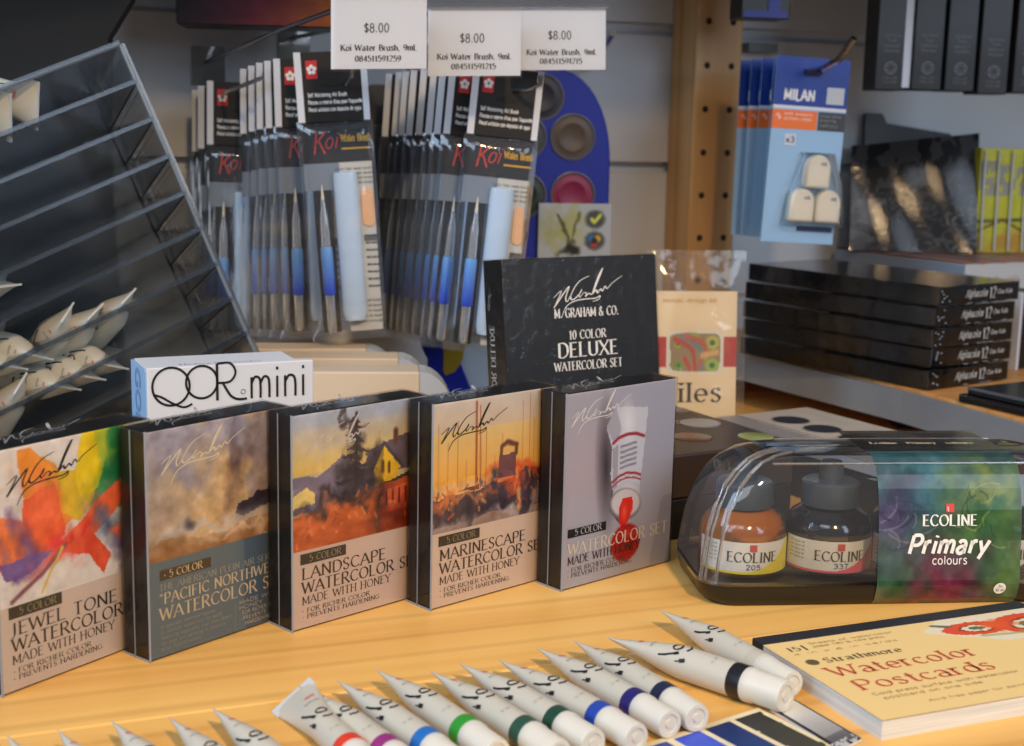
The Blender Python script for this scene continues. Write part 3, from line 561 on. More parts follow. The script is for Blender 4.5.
s = MB(); signature(s, lambda x,z: Vector((-.0004, DT*.85-z*.4, DH*.72+x*.45)), 0, 0, .03); text(s,'10 COLOR DELUXE',lambda x,z: Vector((-.0004, DT*.75-z, .008+x)),0,0,.005,.06); s.build('side_lettering', M_silver_ink, de)
MB().box(-.0008,DW+.0008,-.0008,DT+.0008,0.001,DH+.0008).build('shrink_film', clear('film_crinkle', base=.0, k=.3, rough=.12, bump=.5, bscale=120), de, bevel=.0008, smooth=True)

# ------------------------------------------------------------------ white QoR mini carton
qa = R(25); Q0 = Vector((-.1915,.722,0)); qh = .1040; qw = .0905; qt = .044
q = thing('white_carton', 'white carton with big thin black letters and pale blue end behind the boxes', 'carton', Q0, qa)
MB().box(0,qw,0,.006,0,qh).build('front_flap', M_card, q, bevel=.0006); MB().box(0.001,qw-.006,.006,qt,0,qh-.0015).build('body', M_card, q, bevel=.0006)
MB().box(-.0006,.0003,.0003,qt-.0003,.001,qh-.002).build('blue_end', mat('pale_blue_card', (150,190,232), .5), q)
a = MB(); text(a,'GOLDEN',lambda x,z: Vector((-.0008, .030-z, qh-.004-x)),0,0,.014,.065,serif=False,weight=1.4); a.build('end_lettering', mat('mid_blue_ink',(104,156,212),.5), q)
a = MB(); f = front(0,0,-.0004); bz = qh-.0228
def circ(cx,cz_,rx,rz,w0,a0=0,a1=360): stroke(a,[(cx+rx*math.cos(R(a0+(a1-a0)*i/30)),cz_+rz*math.sin(R(a0+(a1-a0)*i/30))) for i in range(31)],f,w0)
circ(.0125,bz+.0125,.0098,.0102,.0012); stroke(a,_cr([(.0035,bz+.0085),(.0075,bz+.0070),(.013,bz+.0035),(.019,bz+.001),(.0235,bz+.0025)]),f,.0011)
circ(.0288,bz+.0140,.0084,.0088,.0012); stroke(a,[(.0370,bz+.0035),(.0370,bz+.0235)],f,.0014)
stroke(a,_cr([(.0370,bz+.0235),(.044,bz+.0235),(.0470,bz+.0185),(.044,bz+.0135),(.0375,bz+.013)]),f,.0012); stroke(a,_cr([(.040,bz+.013),(.044,bz+.006),(.048,bz+.0036),(.053,bz+.0036)]),f,.0013)
circ(.0510,bz+.0075,.0012,.0012,.0003)
text(a,'mini',f,.0545,bz+.0035,.0170,.0315,serif=False,weight=.62)
a.build('lettering', M_ink, q)
a = MB(); 
for k,(x0,dz) in enumerate(((0,0),)):
    text(a,'Modern Watercolor',lambda x,z: Vector((.02+x, .010+z, qh-.0013)),0,0,.006,.045,serif=False)
a.build('top_lettering', mat('grey_ink',(130,130,135),.5), q)

# ------------------------------------------------------------------ stack of pale cartons behind box 3-4
for k,(u0,u1,v,Y,lab) in enumerate(((300,455,392,.86,'lowest long cream carton with white rounded end behind the house picture box'),(300,432,378,.905,'middle long cream carton with white rounded end behind the picture boxes'),(300,398,368,.95,'farthest long cream carton with white rounded end below the hanging packs'))):
    p = P(u1, v-16, Y); p0 = P(u0-60, v-16, Y); zt = p.z
    t = thing('long_carton', lab, 'carton', (p0.x, Y, 0), R(6), 'long cream cartons behind the picture boxes')
    Lc = (p.x-p0.x)
    MB().box(0, Lc-.022, 0, .028, 0, zt).build('carton_body', mat('cream_card',(206,188,164),.55), t, bevel=.001)
    MB().rings([[(Lc-.022+.022*math.sin(tt), .0+.028*yy, zt-.030+.030*math.cos(tt)) for tt in [R(90*i/8) for i in range(9)]]+[(Lc-.022, .028*yy, zt-.030)] for yy in (0,1)]).box(Lc-.0219,Lc,0,.028,0,zt-.0302).build('rounded_end', mat('white_grey_card',(176,184,192),.5), t)

# ------------------------------------------------------------------ tile packet
tp = P(662,255,.985); tile = thing('tile_kit_packet', 'clear bag with cream card reading tiles and a swirl patterned square, behind the black box', 'packet', (P(651,300,.985).x, .985, 0), (R(-6),0,R(8)))
TH = tp.z+.001; TW = .070
c = Canvas(80,150,(226,206,170),5)
c.put(((c.V<.72)&(c.V>.53)&((c.U<.22)|(c.U>.84)))*1., (176,60,52)); 
c.put((((c.U-.52)/.33)**8+((c.V-.625)/.135)**8<1)*1., (214,212,200)); sq = (((c.U-.52+c.n1*.03)/.29)**8+((c.V-.625+c.n2*.02)/.118)**8<1)
c.put(sq*1., (150,130,96)); 
for (x,y,r1,cc) in ((.32,.55,.05,(150,165,50)),(.33,.42,.06,(120,150,50)),(.72,.56,.08,(176,176,90)),(.72,.42,.08,(150,176,80)),(.5,.58,.08,(150,165,80)),(.62,.47,.04,(200,176,60))):
    m = np.hypot(c.U-x,(c.V-y-.125)*1.9); c.put((sq&(m<r1))*1., cc); c.put((sq&(m<r1*.4))*1., (70,110,60))
for pts_,cc in (([(.28,.58),(.48,.52),(.52,.40)],(180,70,56)),([(.36,.60),(.58,.52),(.60,.40)],(110,130,140)),([(.40,.60),(.64,.54),(.55,.40)],(180,100,80)),([(.40,.46),(.46,.40)],(190,70,50)),([(.60,.48),(.78,.50)],(210,170,110))): c.line([(p_[0],p_[1]+.125) for p_ in _cr(pts_,4)],.018,cc)
c.mesh('card', lambda u,v: (.003+u*(TW-.006), .0012, .002+v*TH*.80), M_art, tile)
MB().box(.003,TW-.003,.0014,.006,.002,.002+TH*.74).build('contents', M_card, tile, bevel=.001)
a = MB(); text(a,'Tiles',front(0,0,.0006),.010,TH*.27,.0135,.046,weight=1.0); a.build('lettering', M_tan, tile)
a = MB(); text(a,'mosaic design kit',front(0,0,.0006),.012,TH*.76,.003,.04); a.build('small_lettering', mat('gold_ink',(214,176,96),.3), tile)
def bag(w_, h, t, name, m, parent, seed=0, nx=14, nz=30, amp=.0015, y0=0):
    rs = np.random.RandomState(seed); n = fbm(nz+1,nx+1,4,6,3,seed)-.5; mbb = MB(); V_ = []
    for side in (-1,1):
        for j in range(nz+1):
            for i in range(nx+1):
                u = i/nx; v = j/nz; e = min(1, 6*min(u,1-u), 6*(1-v), 25*v) if h < 0 else min(1, 6*min(u,1-u,v,1-v)); V_.append((u*w_, y0+side*(t*.5*e)+n[j,i]*amp*2*e+(0 if e else 0), v*h))
    N = (nx+1)*(nz+1); F_ = [(j*(nx+1)+i,j*(nx+1)+i+1,(j+1)*(nx+1)+i+1,(j+1)*(nx+1)+i) for j in range(nz) for i in range(nx)]
    F_ += [tuple(q_+N for q_ in f_[::-1]) for f_ in F_]; mbb.add(V_,F_); return mbb.build(name, m, parent, smooth=True)
bag(TW+.004, TH+.002, .012, 'clear_bag', clear('crinkled_bag', base=.02, k=.8, rough=.12, bump=.6, bscale=30, haze=.03, hazecol=(230,215,190)), tile, 3, y0=.003)

# ------------------------------------------------------------------ grey carton with holes
ga = R(31); G0 = Vector((.141,.947,0)); gl = .16
gb = thing('window_carton', 'flat pale grey carton with three oval cut-out windows behind the clear case', 'carton', G0 + Vector((math.sin(ga),-math.cos(ga),0))*gl, ga)
MB().box(.004,.080,.002,gl-.004,0,.030).build('dark_tray', M_black, gb, bevel=.001)
gc = Canvas(90,150,(182,172,160),9); gc.put((gc.U<.22)*1.,(140,134,130)); gc.line([(.22,1),(.25,.8),(.28,.0)],.006,(70,66,66))
for k in range(12): gc.line([(.06,.96-.05*k),(.24,.96-.05*k)],.004,(110,104,104),.01,.6)
gc.mottle(.06)
MB().box(0,.084,0,gl,.0302,.0375).build('sleeve', mat('pale_grey_card',(158,160,166),.5), gb, bevel=.0006)
gc.mesh('printed_top', lambda u,v: (u*.084, v*gl, .0379), M_art, gb)
for y in (.128,.097,.064,.030):
    MB().lathe([(.0001,0),(.0125,0),(.0125,.0003),(.0001,.0003)],(.040,y,.0381),(0,0,1),28).build('window_hole', mat('window_dark',(44,44,54),.6,spec=.2), gb)
    MB().lathe([(.0125,0),(.0135,0),(.0135,.0006),(.0125,.0006)],(.040,y,.0380),(0,0,1),28,cap=False).build('window_rim', mat('rim_grey',(150,140,128),.5), gb)

# ------------------------------------------------------------------ clear ink case
EA = R(6); E0 = Vector((.0960,.6600,0)); EL, ED = .215, .074
ec = thing('ink_case', 'clear domed plastic case of ink bottles with black base and painterly wrap', 'case', E0, EA)
def rrect(x0,x1,y0,y1,r,z,n=8):
    out = []
    for cx_,cy_,a0 in ((x1-r,y1-r,0),(x0+r,y1-r,90),(x0+r,y0+r,180),(x1-r,y0+r,270)):
        out += [(cx_+r*math.cos(R(a0+90*i/n)), cy_+r*math.sin(R(a0+90*i/n)), z) for i in range(n+1)]
    return out
LIDP = [(.0125,0),(.024,.0006),(.037,.0016),(.049,.0034),(.0595,.0062),(.0660,.0092),(.0705,.0125),(.0730,.0165),(.0740,.0220)]
def lidring(z, i, off=0): return rrect(i*1.9-off, EL-i*1.9+off, i-off, ED-i*1.0+off, .016, z)
MB().rings([rrect(.006,EL-.006,.005,ED-.005,.014,0), rrect(.002,EL-.002,.0012,ED-.0012,.016,.004), rrect(0,EL,0,ED,.016,.0115), rrect(0,EL,0,ED,.016,.0125),rrect(.003,EL-.003,.003,ED-.003,.015,.0125),rrect(.003,EL-.003,.003,ED-.003,.015,.0102)]).build('black_base', mat('black_plastic',(16,15,15),.35), ec, smooth=True)
MB().rings([lidring(z,i) for z,i in LIDP],cap=False,top=True).build('clear_lid', M_case, ec, smooth=True)
MB().rings([rrect(-.0008,EL+.0008,-.0008,ED+.0008,.0165,z) for z in (.0118,.0138)],cap=False).build('lid_rim', clear('rim_plastic', tint=(210,214,218), base=.10, k=.9, rough=.08), ec, smooth=True)
rg = MB(); M_rib_highlight = clear('rib_and_highlight', tint=(225,222,218), base=.08, k=.9, rough=.15, haze=.14, hazecol=(225,215,205))  # shared by the moulded corner ribs and the drawn-in edge highlights
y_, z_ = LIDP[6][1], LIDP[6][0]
MB().wire([(LIDP[6][1]*1.9+.012, y_+.0002, z_+.0002), (EL-.03, y_+.0002, z_+.0002)], .0007, 6).build('front_edge_highlight', M_rib_highlight, ec)  # pale strip added to draw the bright reflection along the lid's front edge
MB().wire([(LIDP[8][1]*1.9+.006, ED-LIDP[8][1]+.001, LIDP[8][0]+.0002), (EL-.05, ED-LIDP[8][1]+.001, LIDP[8][0]+.0002)], .0005, 6).build('back_edge_highlight', M_rib_highlight, ec)  # same drawn-in highlight along the top back edge
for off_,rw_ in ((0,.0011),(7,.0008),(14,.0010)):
    MB().wire([Vector(lidring(z,i)[18+2+off_//4]) for z,i in LIDP], rw_, 5).build('corner_ridge', M_rib_highlight, ec)
# wrap
cw = Canvas(110,150,(70,110,110),21)
cw.blob(.25,.72,.30,.20,(40,120,140),0,.8,.3,.9); cw.blob(.35,.80,.12,.12,(80,160,180),0,.8,.3,.8); cw.blob(.10,.60,.18,.14,(60,50,90),20,.7,.3,.9); cw.blob(.08,.48,.12,.10,(110,100,150),0,.7,.4,.8)
cw.blob(.78,.60,.26,.20,(120,160,50),0,.7,.3,.95); cw.blob(.80,.66,.14,.08,(200,200,90),0,.8,.4,.5); cw.blob(.74,.58,.10,.07,(40,110,50),0,.6,.4,.9); cw.blob(.80,.36,.22,.16,(50,120,60),0,.7,.3,.95); cw.blob(.92,.20,.14,.12,(110,160,60),0,.8,.3,.8)
cw.blob(.74,.30,.10,.08,(40,70,70),0,.7,.3,.7); cw.blob(.45,.40,.12,.10,(90,100,60),0,.8,.3,.6); cw.blob(.42,.24,.20,.12,(120,90,110),0,.8,.3,.8)
cw.blob(.46,.10,.26,.12,(150,30,70),5,.7,.3,.95); cw.blob(.12,.12,.16,.09,(50,110,70),0,.7,.3,.9); cw.blob(.10,.02,.14,.05,(170,130,60),0,.8,.3,.7); cw.blob(.30,.02,.10,.03,(190,60,50),0,.8,.2,.8)
for k in range(26):
    t0 = RNG.rand()*6.28; rr = .05+.16*RNG.rand(); cx_,cy_ = (.76+.08*RNG.randn(),.58+.09*RNG.randn()) if k%2 else (.14+.08*RNG.randn(),.52+.08*RNG.randn())
    cw.line([(cx_+rr*math.cos(t0+q_*.25), cy_+rr*.7*math.sin(t0+q_*.25)) for q_ in range(6)], .005, ((190,205,110),(30,70,40))[k%4//2] if k%2 else ((60,50,90),(170,170,200))[k%4//2], .02, .6)
cw.mottle(.30,0,1,12,12); cw.a = cw.a*.70
path = [(.0045,0.0004),(.0010,.004),(-.0012,.0115),(-.0012,.0140)]+[(i-.0006,z) for z,i in LIDP[1:]]+[(ED*.5,.0746),(ED-.020,.0746)]
Ls = [0]; 
for a_,b_ in zip(path,path[1:]): Ls.append(Ls[-1]+math.hypot(b_[0]-a_[0],b_[1]-a_[1]))
FH = Ls[-3]   # length of the path up to the front top edge
def onwrap(x, s, off=0):
    s = max(0,min(Ls[-1],s)); i = max(j for j in range(len(Ls)-1) if Ls[j] <= s); t_ = (s-Ls[i])/(Ls[i+1]-Ls[i]); y,z = path[i][0]*(1-t_)+path[i+1][0]*t_, path[i][1]*(1-t_)+path[i+1][1]*t_
    if i < len(Ls)-3: return Vector((x, y-off, z+off*.2))
    return Vector((x, y, z+off))
X0, X1 = .0880, .1620
M_wrap = clear('wrap_clear')
mw = painted('wrap_print', .3, coat=.3)
nt = mw.node_tree; bs = nt.nodes['Principled BSDF']; bs.inputs['Alpha'].default_value = .90
ww = cw.mesh('printed_wrap', lambda u,v: onwrap(X0+u*(X1-X0), v*(FH+.004)), mw, ec)
cw_done = True
tg = MB(); cxm = (X0+X1)/2-.0005
tg.slab(onwrap(X0,FH+.0045), Vector((X1-X0,0,0)), Vector((0,.046-.0,0)), (0,0,.0003)); tg.build('wrap_top_band', clear('wrap_band', tint=(226,222,216), base=.06, k=.8, rough=.15), ec)
fw = lambda x,s: onwrap(x,s,.0005)
a = MB(); text(a,'ECOLINE',fw,cxm,.0430,.0054,.028,align='c',weight=1.15); text(a,'Primary',fw,cxm-.001,.0290,.0092,.041,serif=False,align='c',weight=1.6,shear=.25); text(a,'colours',fw,cxm+.0005,.0235,.0042,.018,serif=False,align='c')
a.build('wrap_lettering', M_white_ink, ec)
a = MB(); text(a,'Ecoline   Primary   colours',lambda x,y: onwrap(x,FH+.014+y,.001),X0+.006,0,.004,.055,align='l'); a.build('top_lettering', M_cream_ink, ec)
def red_logo(fn, cx_, cy_, s, parent):
    a = MB(); a.quad(fn(cx_-s,cy_-s),fn(cx_+s,cy_-s),fn(cx_+s,cy_+s),fn(cx_-s,cy_+s)); a.build('red_mark', mat('logo_red',(200,60,60),.5), parent)
red_logo(fw, cxm+.000, .0518, .0021, ec)
a = MB(); f2 = lambda x,s: onwrap(x,s,.0008)
for k in range(3): stroke(a,[(cxm-.0014+.0008*math.sin(i),.0505+.0008*k+.0005*math.cos(i*1.7)) for i in range(5)],f2,.0002)
a.build('red_mark_detail', mat('pale_pink_ink',(240,200,195),.5), ec)
a = MB(); a.add([fw(X1-.010,.0105)]+[fw(X1-.010+.0032*math.cos(2*math.pi*i/20),.0105+.0032*math.sin(2*math.pi*i/20)) for i in range(20)],[(0,1+i,1+(i+1)%20) for i in range(20)]); a.build('round_badge', M_white_ink, ec)
a = MB(); text(a,'5x',f2,X1-.010,.0112,.0014,.0022,serif=False,align='c'); text(a,'30 ml',f2,X1-.010,.0088,.0014,.0046,serif=False,align='c'); a.build('badge_lettering', M_ink, ec)
# bottles
def bottle(x, num, liq, rim, label):
    p = E0 + Vector((math.cos(EA)*x-math.sin(EA)*ED*.5, math.sin(EA)*x+math.cos(EA)*ED*.5, .0104))
    b = thing('ink_bottle', label, 'ink bottle', p, EA, 'ink bottles in the clear case')
    r0 = .0220
    MB().lathe([(.001,0),(r0-.002,0),(r0,.0022),(r0,.020),(r0-.0004,.024),(r0-.003,.0285),(r0-.008,.0315),(.0115,.033),(.001,.033)],n=40).build('ink_body', mat('ink_'+num,liq,.12,spec=.6), b, smooth=True)
    MB().lathe([(r0+.0003,.0015),(r0+.0003,.020),(r0-.0001,.0244),(r0-.0026,.0290),(r0-.0076,.0321),(.0128,.0332),(.0122,.035)],n=40).build('glass', clear('bottle_glass',tint=(250,250,250),base=.02,k=.9,rough=.03), b, smooth=True)
    MB().lathe([(.001,.0335),(.0145,.0335),(.0148,.034),(.0148,.0450),(.0136,.0462),(.0064,.0466),(.0060,.0530),(.0052,.0560),(.001,.0562)],n=36).build('dropper_cap', mat('slate_cap',(70,80,90),.35,coat=.3), b, smooth=True)
    cyl = lambda x_,z: Vector(((r0+.0006)*math.sin(x_/r0), -(r0+.0006)*math.cos(x_/r0), z)); cyl2 = lambda x_,z: Vector(((r0+.0010)*math.sin(x_/r0), -(r0+.0010)*math.cos(x_/r0), z))
    lc = Canvas(90,40,(226,226,222),3); W_ = .062
    lc.put((lc.V<.07+.75*(np.clip(lc.U-.42,0,1)/.40)**2)*1., rim)
    lc.mesh('label', lambda u,v: cyl((u-.5)*W_, .0025+v*.0165), M_art, b)
    a = MB(); text(a,'ECOLINE',cyl2,-.0002,.0090,.0050,.0255,align='c',weight=.9); a.build('label_lettering', M_ink, b)
    a = MB(); text(a,num,cyl2,.0,.0052,.0024,.0072,serif=False,align='c',weight=1.3); a.build('number', mat('blue_ink',(40,60,130),.5), b)
    a = MB()
    for k in range(5): text(a,'ink colour ml',cyl2,-.0275,.0165-.0020*k,.0011,.009,serif=False)
    a.build('small_print', M_ink, b)
    red_logo(cyl2, -.0002, .0163, .0018, b)
bottle(.0290,'205',(176,104,14),(232,214,40),'ink bottle of amber liquid with yellow edged label in the case, leftmost')
bottle(.0745,'337',(20,14,18),(226,70,110),'dark ink bottle with pink edged label beside the amber one')
bottle(.1200,'508',(12,20,50),(40,90,180),'blue ink bottle mostly hidden behind the painterly wrap of the case')
bottle(.1655,'700',(14,14,14),(60,60,60),'black ink bottle at the right edge of the painterly wrap')

# ------------------------------------------------------------------ postcard pad
PA = math.atan2(.655-.597,.247-.109); pz = .0085
BLp = Vector((.1105,.599,0)); PW, PD = .152, .0935
pd = thing('postcard_pad', 'cream watercolor postcard pad with black bound edge and red lettering at lower right', 'paper pad', BLp + Vector((math.sin(PA),-math.cos(PA),0))*PD, PA)
MB().box(.0004,PW-.0004,.0004,PD-.0004,0,pz-.0006).build('sheets', noisy('paper_edges',(196,200,200),(222,222,216),260,.7,stretch=(.05,.05,3)), pd)
pc = Canvas(150,95,(236,206,140),13)
pc.poly([(.52,.86),(.62,1),(.99,1),(.99,.60),(.72,.64)],(226,220,204),.06,.8)
for cx_,cy_,rx,ry,ang in ((.70,.83,.115,.085,-8),(.90,.80,.13,.13,-28)):
    U = pc.U-cx_; V = pc.V-cy_; c_,k_ = math.cos(R(ang)),math.sin(R(ang)); d = np.sqrt(((U*c_+V*k_)/rx)**2+((-U*k_+V*c_)/ry)**2)+pc.n1*.35
    pc.put((d<1.05)*1.,(222,216,190)); pc.put(((d>.66)&(d<1.08))*1.,(218,74,36)); pc.put(((d>.52)&(d<.66))*1.,(150,60,40)); pc.put((d<.30)*1.,(96,112,60)); 
pc.blob(.80,.84,.05,.06,(226,90,40),0,.5,.2,.9); pc.line([(.58,.93),(.63,.90)],.012,(90,96,80),.03); pc.line([(.68,.73),(.80,.70),(.88,.72)],.012,(150,160,90),.04,.8)
pc.mesh('cover', lambda u,v: (u*PW, v*(PD-.0085), pz), painted('cover_art',.5), pd)
MB().box(0,PW,PD-.0085,PD+.0005,0,pz+.0004).build('binding', mat('navy_tape',(30,32,40),.5), pd, bevel=.0006)
f = lambda x,y: Vector((x, PD-y, pz+.0003))
def tl(a,t_,x,y,h,w_,**k): text(a,t_,lambda X_,Y_: Vector((X_,Y_,pz+.0003)),x,PD-y,h,w_,**k)
a = MB(); tl(a,'15',.0065,.0200,.0042,.0065); tl(a,'|',.015,.0200,.0045,.001); a.build('sheet_count', M_tan, pd)
a = MB(); tl(a,'Sheets of watercolor',.020,.0155,.0022,.045,serif=False); tl(a,'paper 140 lb cold press',.020,.0190,.0022,.038,serif=False); tl(a,'4 in x 6 in cards',.006,.0245,.002,.055,serif=False)
tl(a,'Cold press surface with watercolor',.012,.0725,.0024,.075,serif=False); tl(a,'postcard on one side',.014,.0770,.0024,.050,serif=False); tl(a,'Acid free paper for painting and mailing to friends',.030,.0850,.002,.10,serif=False)
tl(a,'Great for travel',.112,.0620,.0024,.032,serif=False); tl(a,'and journals',.120,.0670,.0024,.024,serif=False); a.build('small_print', mat('faded_brown_ink',(170,140,96),.5), pd)
a = MB(); tl(a,'Strathmore',.0150,.0360,.0048,.040,weight=1.0); a.add([Vector((.009+.003*math.cos(i*.5236),PD-.0335+.003*math.sin(i*.5236),pz+.0003)) for i in range(12)],[tuple(range(12))]); a.build('maker_lettering', mat('olive_ink',(96,84,60),.5), pd)
a = MB(); tl(a,'Watercolor',.0095,.0505,.0095,.075,weight=.85); tl(a,'Postcards',.0110,.0660,.0095,.070,weight=.85); a.build('title_lettering', mat('brick_ink',(196,84,60),.5), pd)

# ------------------------------------------------------------------ painted swatch cards under the caps
p1 = G(758,708,.001); dS = (G(835,746,.001)-p1); dS.z=0; dS.normalize(); dT = (G(717,721,.001)-p1); dT.z=0; dT.normalize()
sc_c = Canvas(170,60,(228,216,178),31)
cols = [((26,26,28),(96,92,70)),((20,36,92),(20,80,140)),((60,84,200),(70,100,220)),((40,70,160),(60,90,190)),((30,60,150),(70,110,190)),((40,110,150),(90,170,200)),((40,120,60),(110,180,80)),((120,40,90),(190,110,150)),((200,60,40),(230,140,90))]
for k,(c0,c1) in enumerate(cols):
    u0 = .015+.108*k; m = ((sc_c.U+sc_c.n3*.002>u0)&(sc_c.U+sc_c.n3*.002<u0+.088)&(sc_c.V<.95)); t_ = np.clip(1-sc_c.V,0,1)[...,None]
    cc = (np.array(c0)*(1-t_)+np.array(c1)*t_)/255.; sc_c.a = np.where(m[...,None], cc, sc_c.a)
sc_c.mottle(.08)
sw = thing('swatch_card', 'cream card of painted blue, black and green swatches under the tube caps', 'swatch card', p1 + dS*.06, 0)
lp = lambda P_: P_-(p1+dS*.06)
sc_c.mesh('painted_swatches', lambda u,v: lp(Vector((p1.x,p1.y,.0011)))+dT*(.155*u)+dS*(.06*(1-v)), painted('swatch_art',.5), sw)
MB().prism([Vector((q_.x,q_.y,0.0002))-(p1+dS*.06) for q_ in (p1, p1+dT*.155, p1+dT*.155+dS*.06, p1+dS*.06)], (0,0,.0008)).build('card', mat('cream_paper',(226,214,180),.6), sw)
for o_ in sw.children:
    for v in o_.data.vertices: pass
sw.location.z = 0
for o_ in sw.children:
    mz = min(v.co.z for v in o_.data.vertices)
    for v in o_.data.vertices: v.co.z += (.0011 if o_.name.startswith('painted') else 0.0002) - mz if True else 0
q1 = G(770,709,.001); q2 = G(793,699,.001); q3 = G(862,739,.001); e1 = (q2-q1); e2 = (q3-q2)
sg = Canvas(16,50,(226,224,216),4); sg.grad(0,1,(70,70,76),(226,224,216)); sg.grad(.25,1,(150,150,150),(232,230,222)); sg.put(((sg.U<.10)|(sg.U>.93)|(sg.V<.04))*1.,(40,40,42)); sg.put((sg.V<.12)*(sg.n3>0),(190,190,190))
g2 = thing('silver_swatch_strip', 'narrow card strip fading from white to dark grey beside the postcard pad', 'swatch card', (q3.x,q3.y,0), 0)
sg.mesh('painted_strip', lambda u,v: Vector((q1.x,q1.y,.0013))+e1*u+e2*(1-v)*Vector((1,1,0)).length/math.sqrt(2) - Vector((q3.x,q3.y,0)), painted('strip_art',.3), g2)
MB().prism([Vector((q_.x,q_.y,.0002))-Vector((q3.x,q3.y,0)) for q_ in (q1,q2,q3,q1+e2)],(0,0,.0009)).build('card', M_card, g2)

# ------------------------------------------------------------------ paint tubes
M_tube = mat('tube_white', (196,194,182), .36); M_tube_cap = mat('tube_cap', (208,207,198), .42)  # caps are moulded in their own paler white
def paint_tube(tail, end, r, band, label, crimp=None, cw_=.85, group='white paint tubes lying in the front row', name='paint_tube', ink='QoR', up=(0,0,1), tap=.54, face=(0,-.35,1), psc=1.25, sgn=1):
    tail, end = Vector(tail), Vector(end); ax = (end-tail); L_ = ax.length; ax.normalize()
    Rb = basis(ax, up); t = thing(name, label, 'paint tube', tail, Rb, group)
    # crimp direction in local y,z
    if crimp is None:
        vd = (tail-Vector((0,0,CAM_H))).normalized(); e1_ = (vd-ax*vd.dot(ax)).normalized(); lo = Rb.transposed() @ e1_; ph = math.atan2(lo.z, lo.y)
    else: ph = crimp
    def sec(s):   # half sizes at s (0 tail .. 1 shoulder)
        k = min(1, s/tap); k = k*k*(3-2*k)*.35+k*.65; return r*(cw_+(1-cw_)*k), r*(.07+.93*k**.85)
    bl = L_*.79
    def pt(s, t_, off=0):
        a_, b_ = sec(s); a_ += off; b_ += off; y,z = a_*math.cos(t_), b_*math.sin(t_)
        return Vector((s*bl, y*math.cos(ph)-z*math.sin(ph), y*math.sin(ph)+z*math.cos(ph)))
    n = 26
    MB().rings([[pt(s/20, 2*math.pi*k/n) for k in range(n)] for s in range(21)]).build('tube_body', M_tube, t, smooth=True)
    if cw_ > .9:
        a_, b_ = sec(0); m = MB().rings([[Vector((x_, (a_*1.02*c_)*math.cos(ph)-(d_*.0006)*math.sin(ph), (a_*1.02*c_)*math.sin(ph)+(d_*.0006)*math.cos(ph))) for c_,d_ in ((-1,-1),(1,-1),(1,1),(-1,1))] for x_ in (-.001,.005)]); m.build('crimp', mat('crimp_white',(200,204,206),.3), t)
    if band: MB().lathe([(r*1.015,bl*.915),(r*1.02,bl*.917),(r*1.02,bl*1.005),(r*.6,bl*1.006)],(0,0,0),(1,0,0),28).build('colour_band', mat('band_%d_%d_%d'%band,band,.4), t, smooth=True)
    capc = MB().lathe([(.0005,bl*1.0),(r*.98,bl*1.0),(r*1.0,bl*1.01),(r*1.0,bl*1.055),(r*.93,bl*1.07),(r*.93,L_-.0012),(r*.86,L_),(r*.62,L_),(r*.58,L_-.0006),(r*.30,L_-.0006),(r*.26,L_),(.0005,L_)],(0,0,0),(1,0,0),32)
    capc.build('cap', M_tube_cap, t, smooth=True)
    # print: plane x along the axis, y across
    up_l = Rb.transposed() @ (Vector(face)); th0 = math.atan2(up_l.z, up_l.y)-ph
    def pr(x_, y_): return pt(min(1,max(0,x_/bl)), th0 - y_/r, .00025)
    a = MB(); s0 = bl*.44
    rot = lambda x_,y_: pr(s0+x_*psc, (-y_-.0030)*1.05*sgn)
    stroke(a,[(-.0015,.0030),(.0012,.0022),(.0050,.0004)],rot,.0006,.0013); stroke(a,[(.0046,.0008),(.0062,-.0002)],rot,.0013); stroke(a,[(.0076,.0030),(.0098,.0022)],rot,.0016); stroke(a,[(.0060,.0036),(.0078,.0030)],rot,.0005)
    stroke(a,[(.0042+.0017*math.cos(i*.5236),-.0034+.0021*math.sin(i*.5236)) for i in range(13)],rot,.0005,.0010)
    stroke(a,_cr([(.0086,-.0020),(.0092,-.0042),(.0080,-.0062)]),rot,.0006,.0009)
    a.build('logo_print', M_ink, t)
    a = MB(); a.quad(pr(bl*.22,.0022),pr(bl*.25,.0022),pr(bl*.25,-.0012),pr(bl*.22,-.0012)); a.build('red_print', mat('soft_red_ink',(206,120,108),.5), t)
    a = MB(); text(a,'watercolor',lambda x_,y_: pr(bl*.34-y_*1.0, -.003+x_),0,0,.0012,.006,serif=False); text(a,'11 ml',lambda x_,y_: pr(bl*.80-y_, -.003+x_),0,0,.0012,.004,serif=False); a.build('small_print', mat('grey_small_ink',(120,118,112),.5), t)
    return t
rt = .0063
def tub(a, ang, band, label, r=rt, L_=.089, **k):
    A = G(a[0], a[1]+7, .0045); d = Vector((math.cos(R(ang)), math.sin(R(ang)), 0)); B = A+d*L_; B.z = r+.0006
    A.z = .0058
    return paint_tube(A, B, r, band, label, **k)
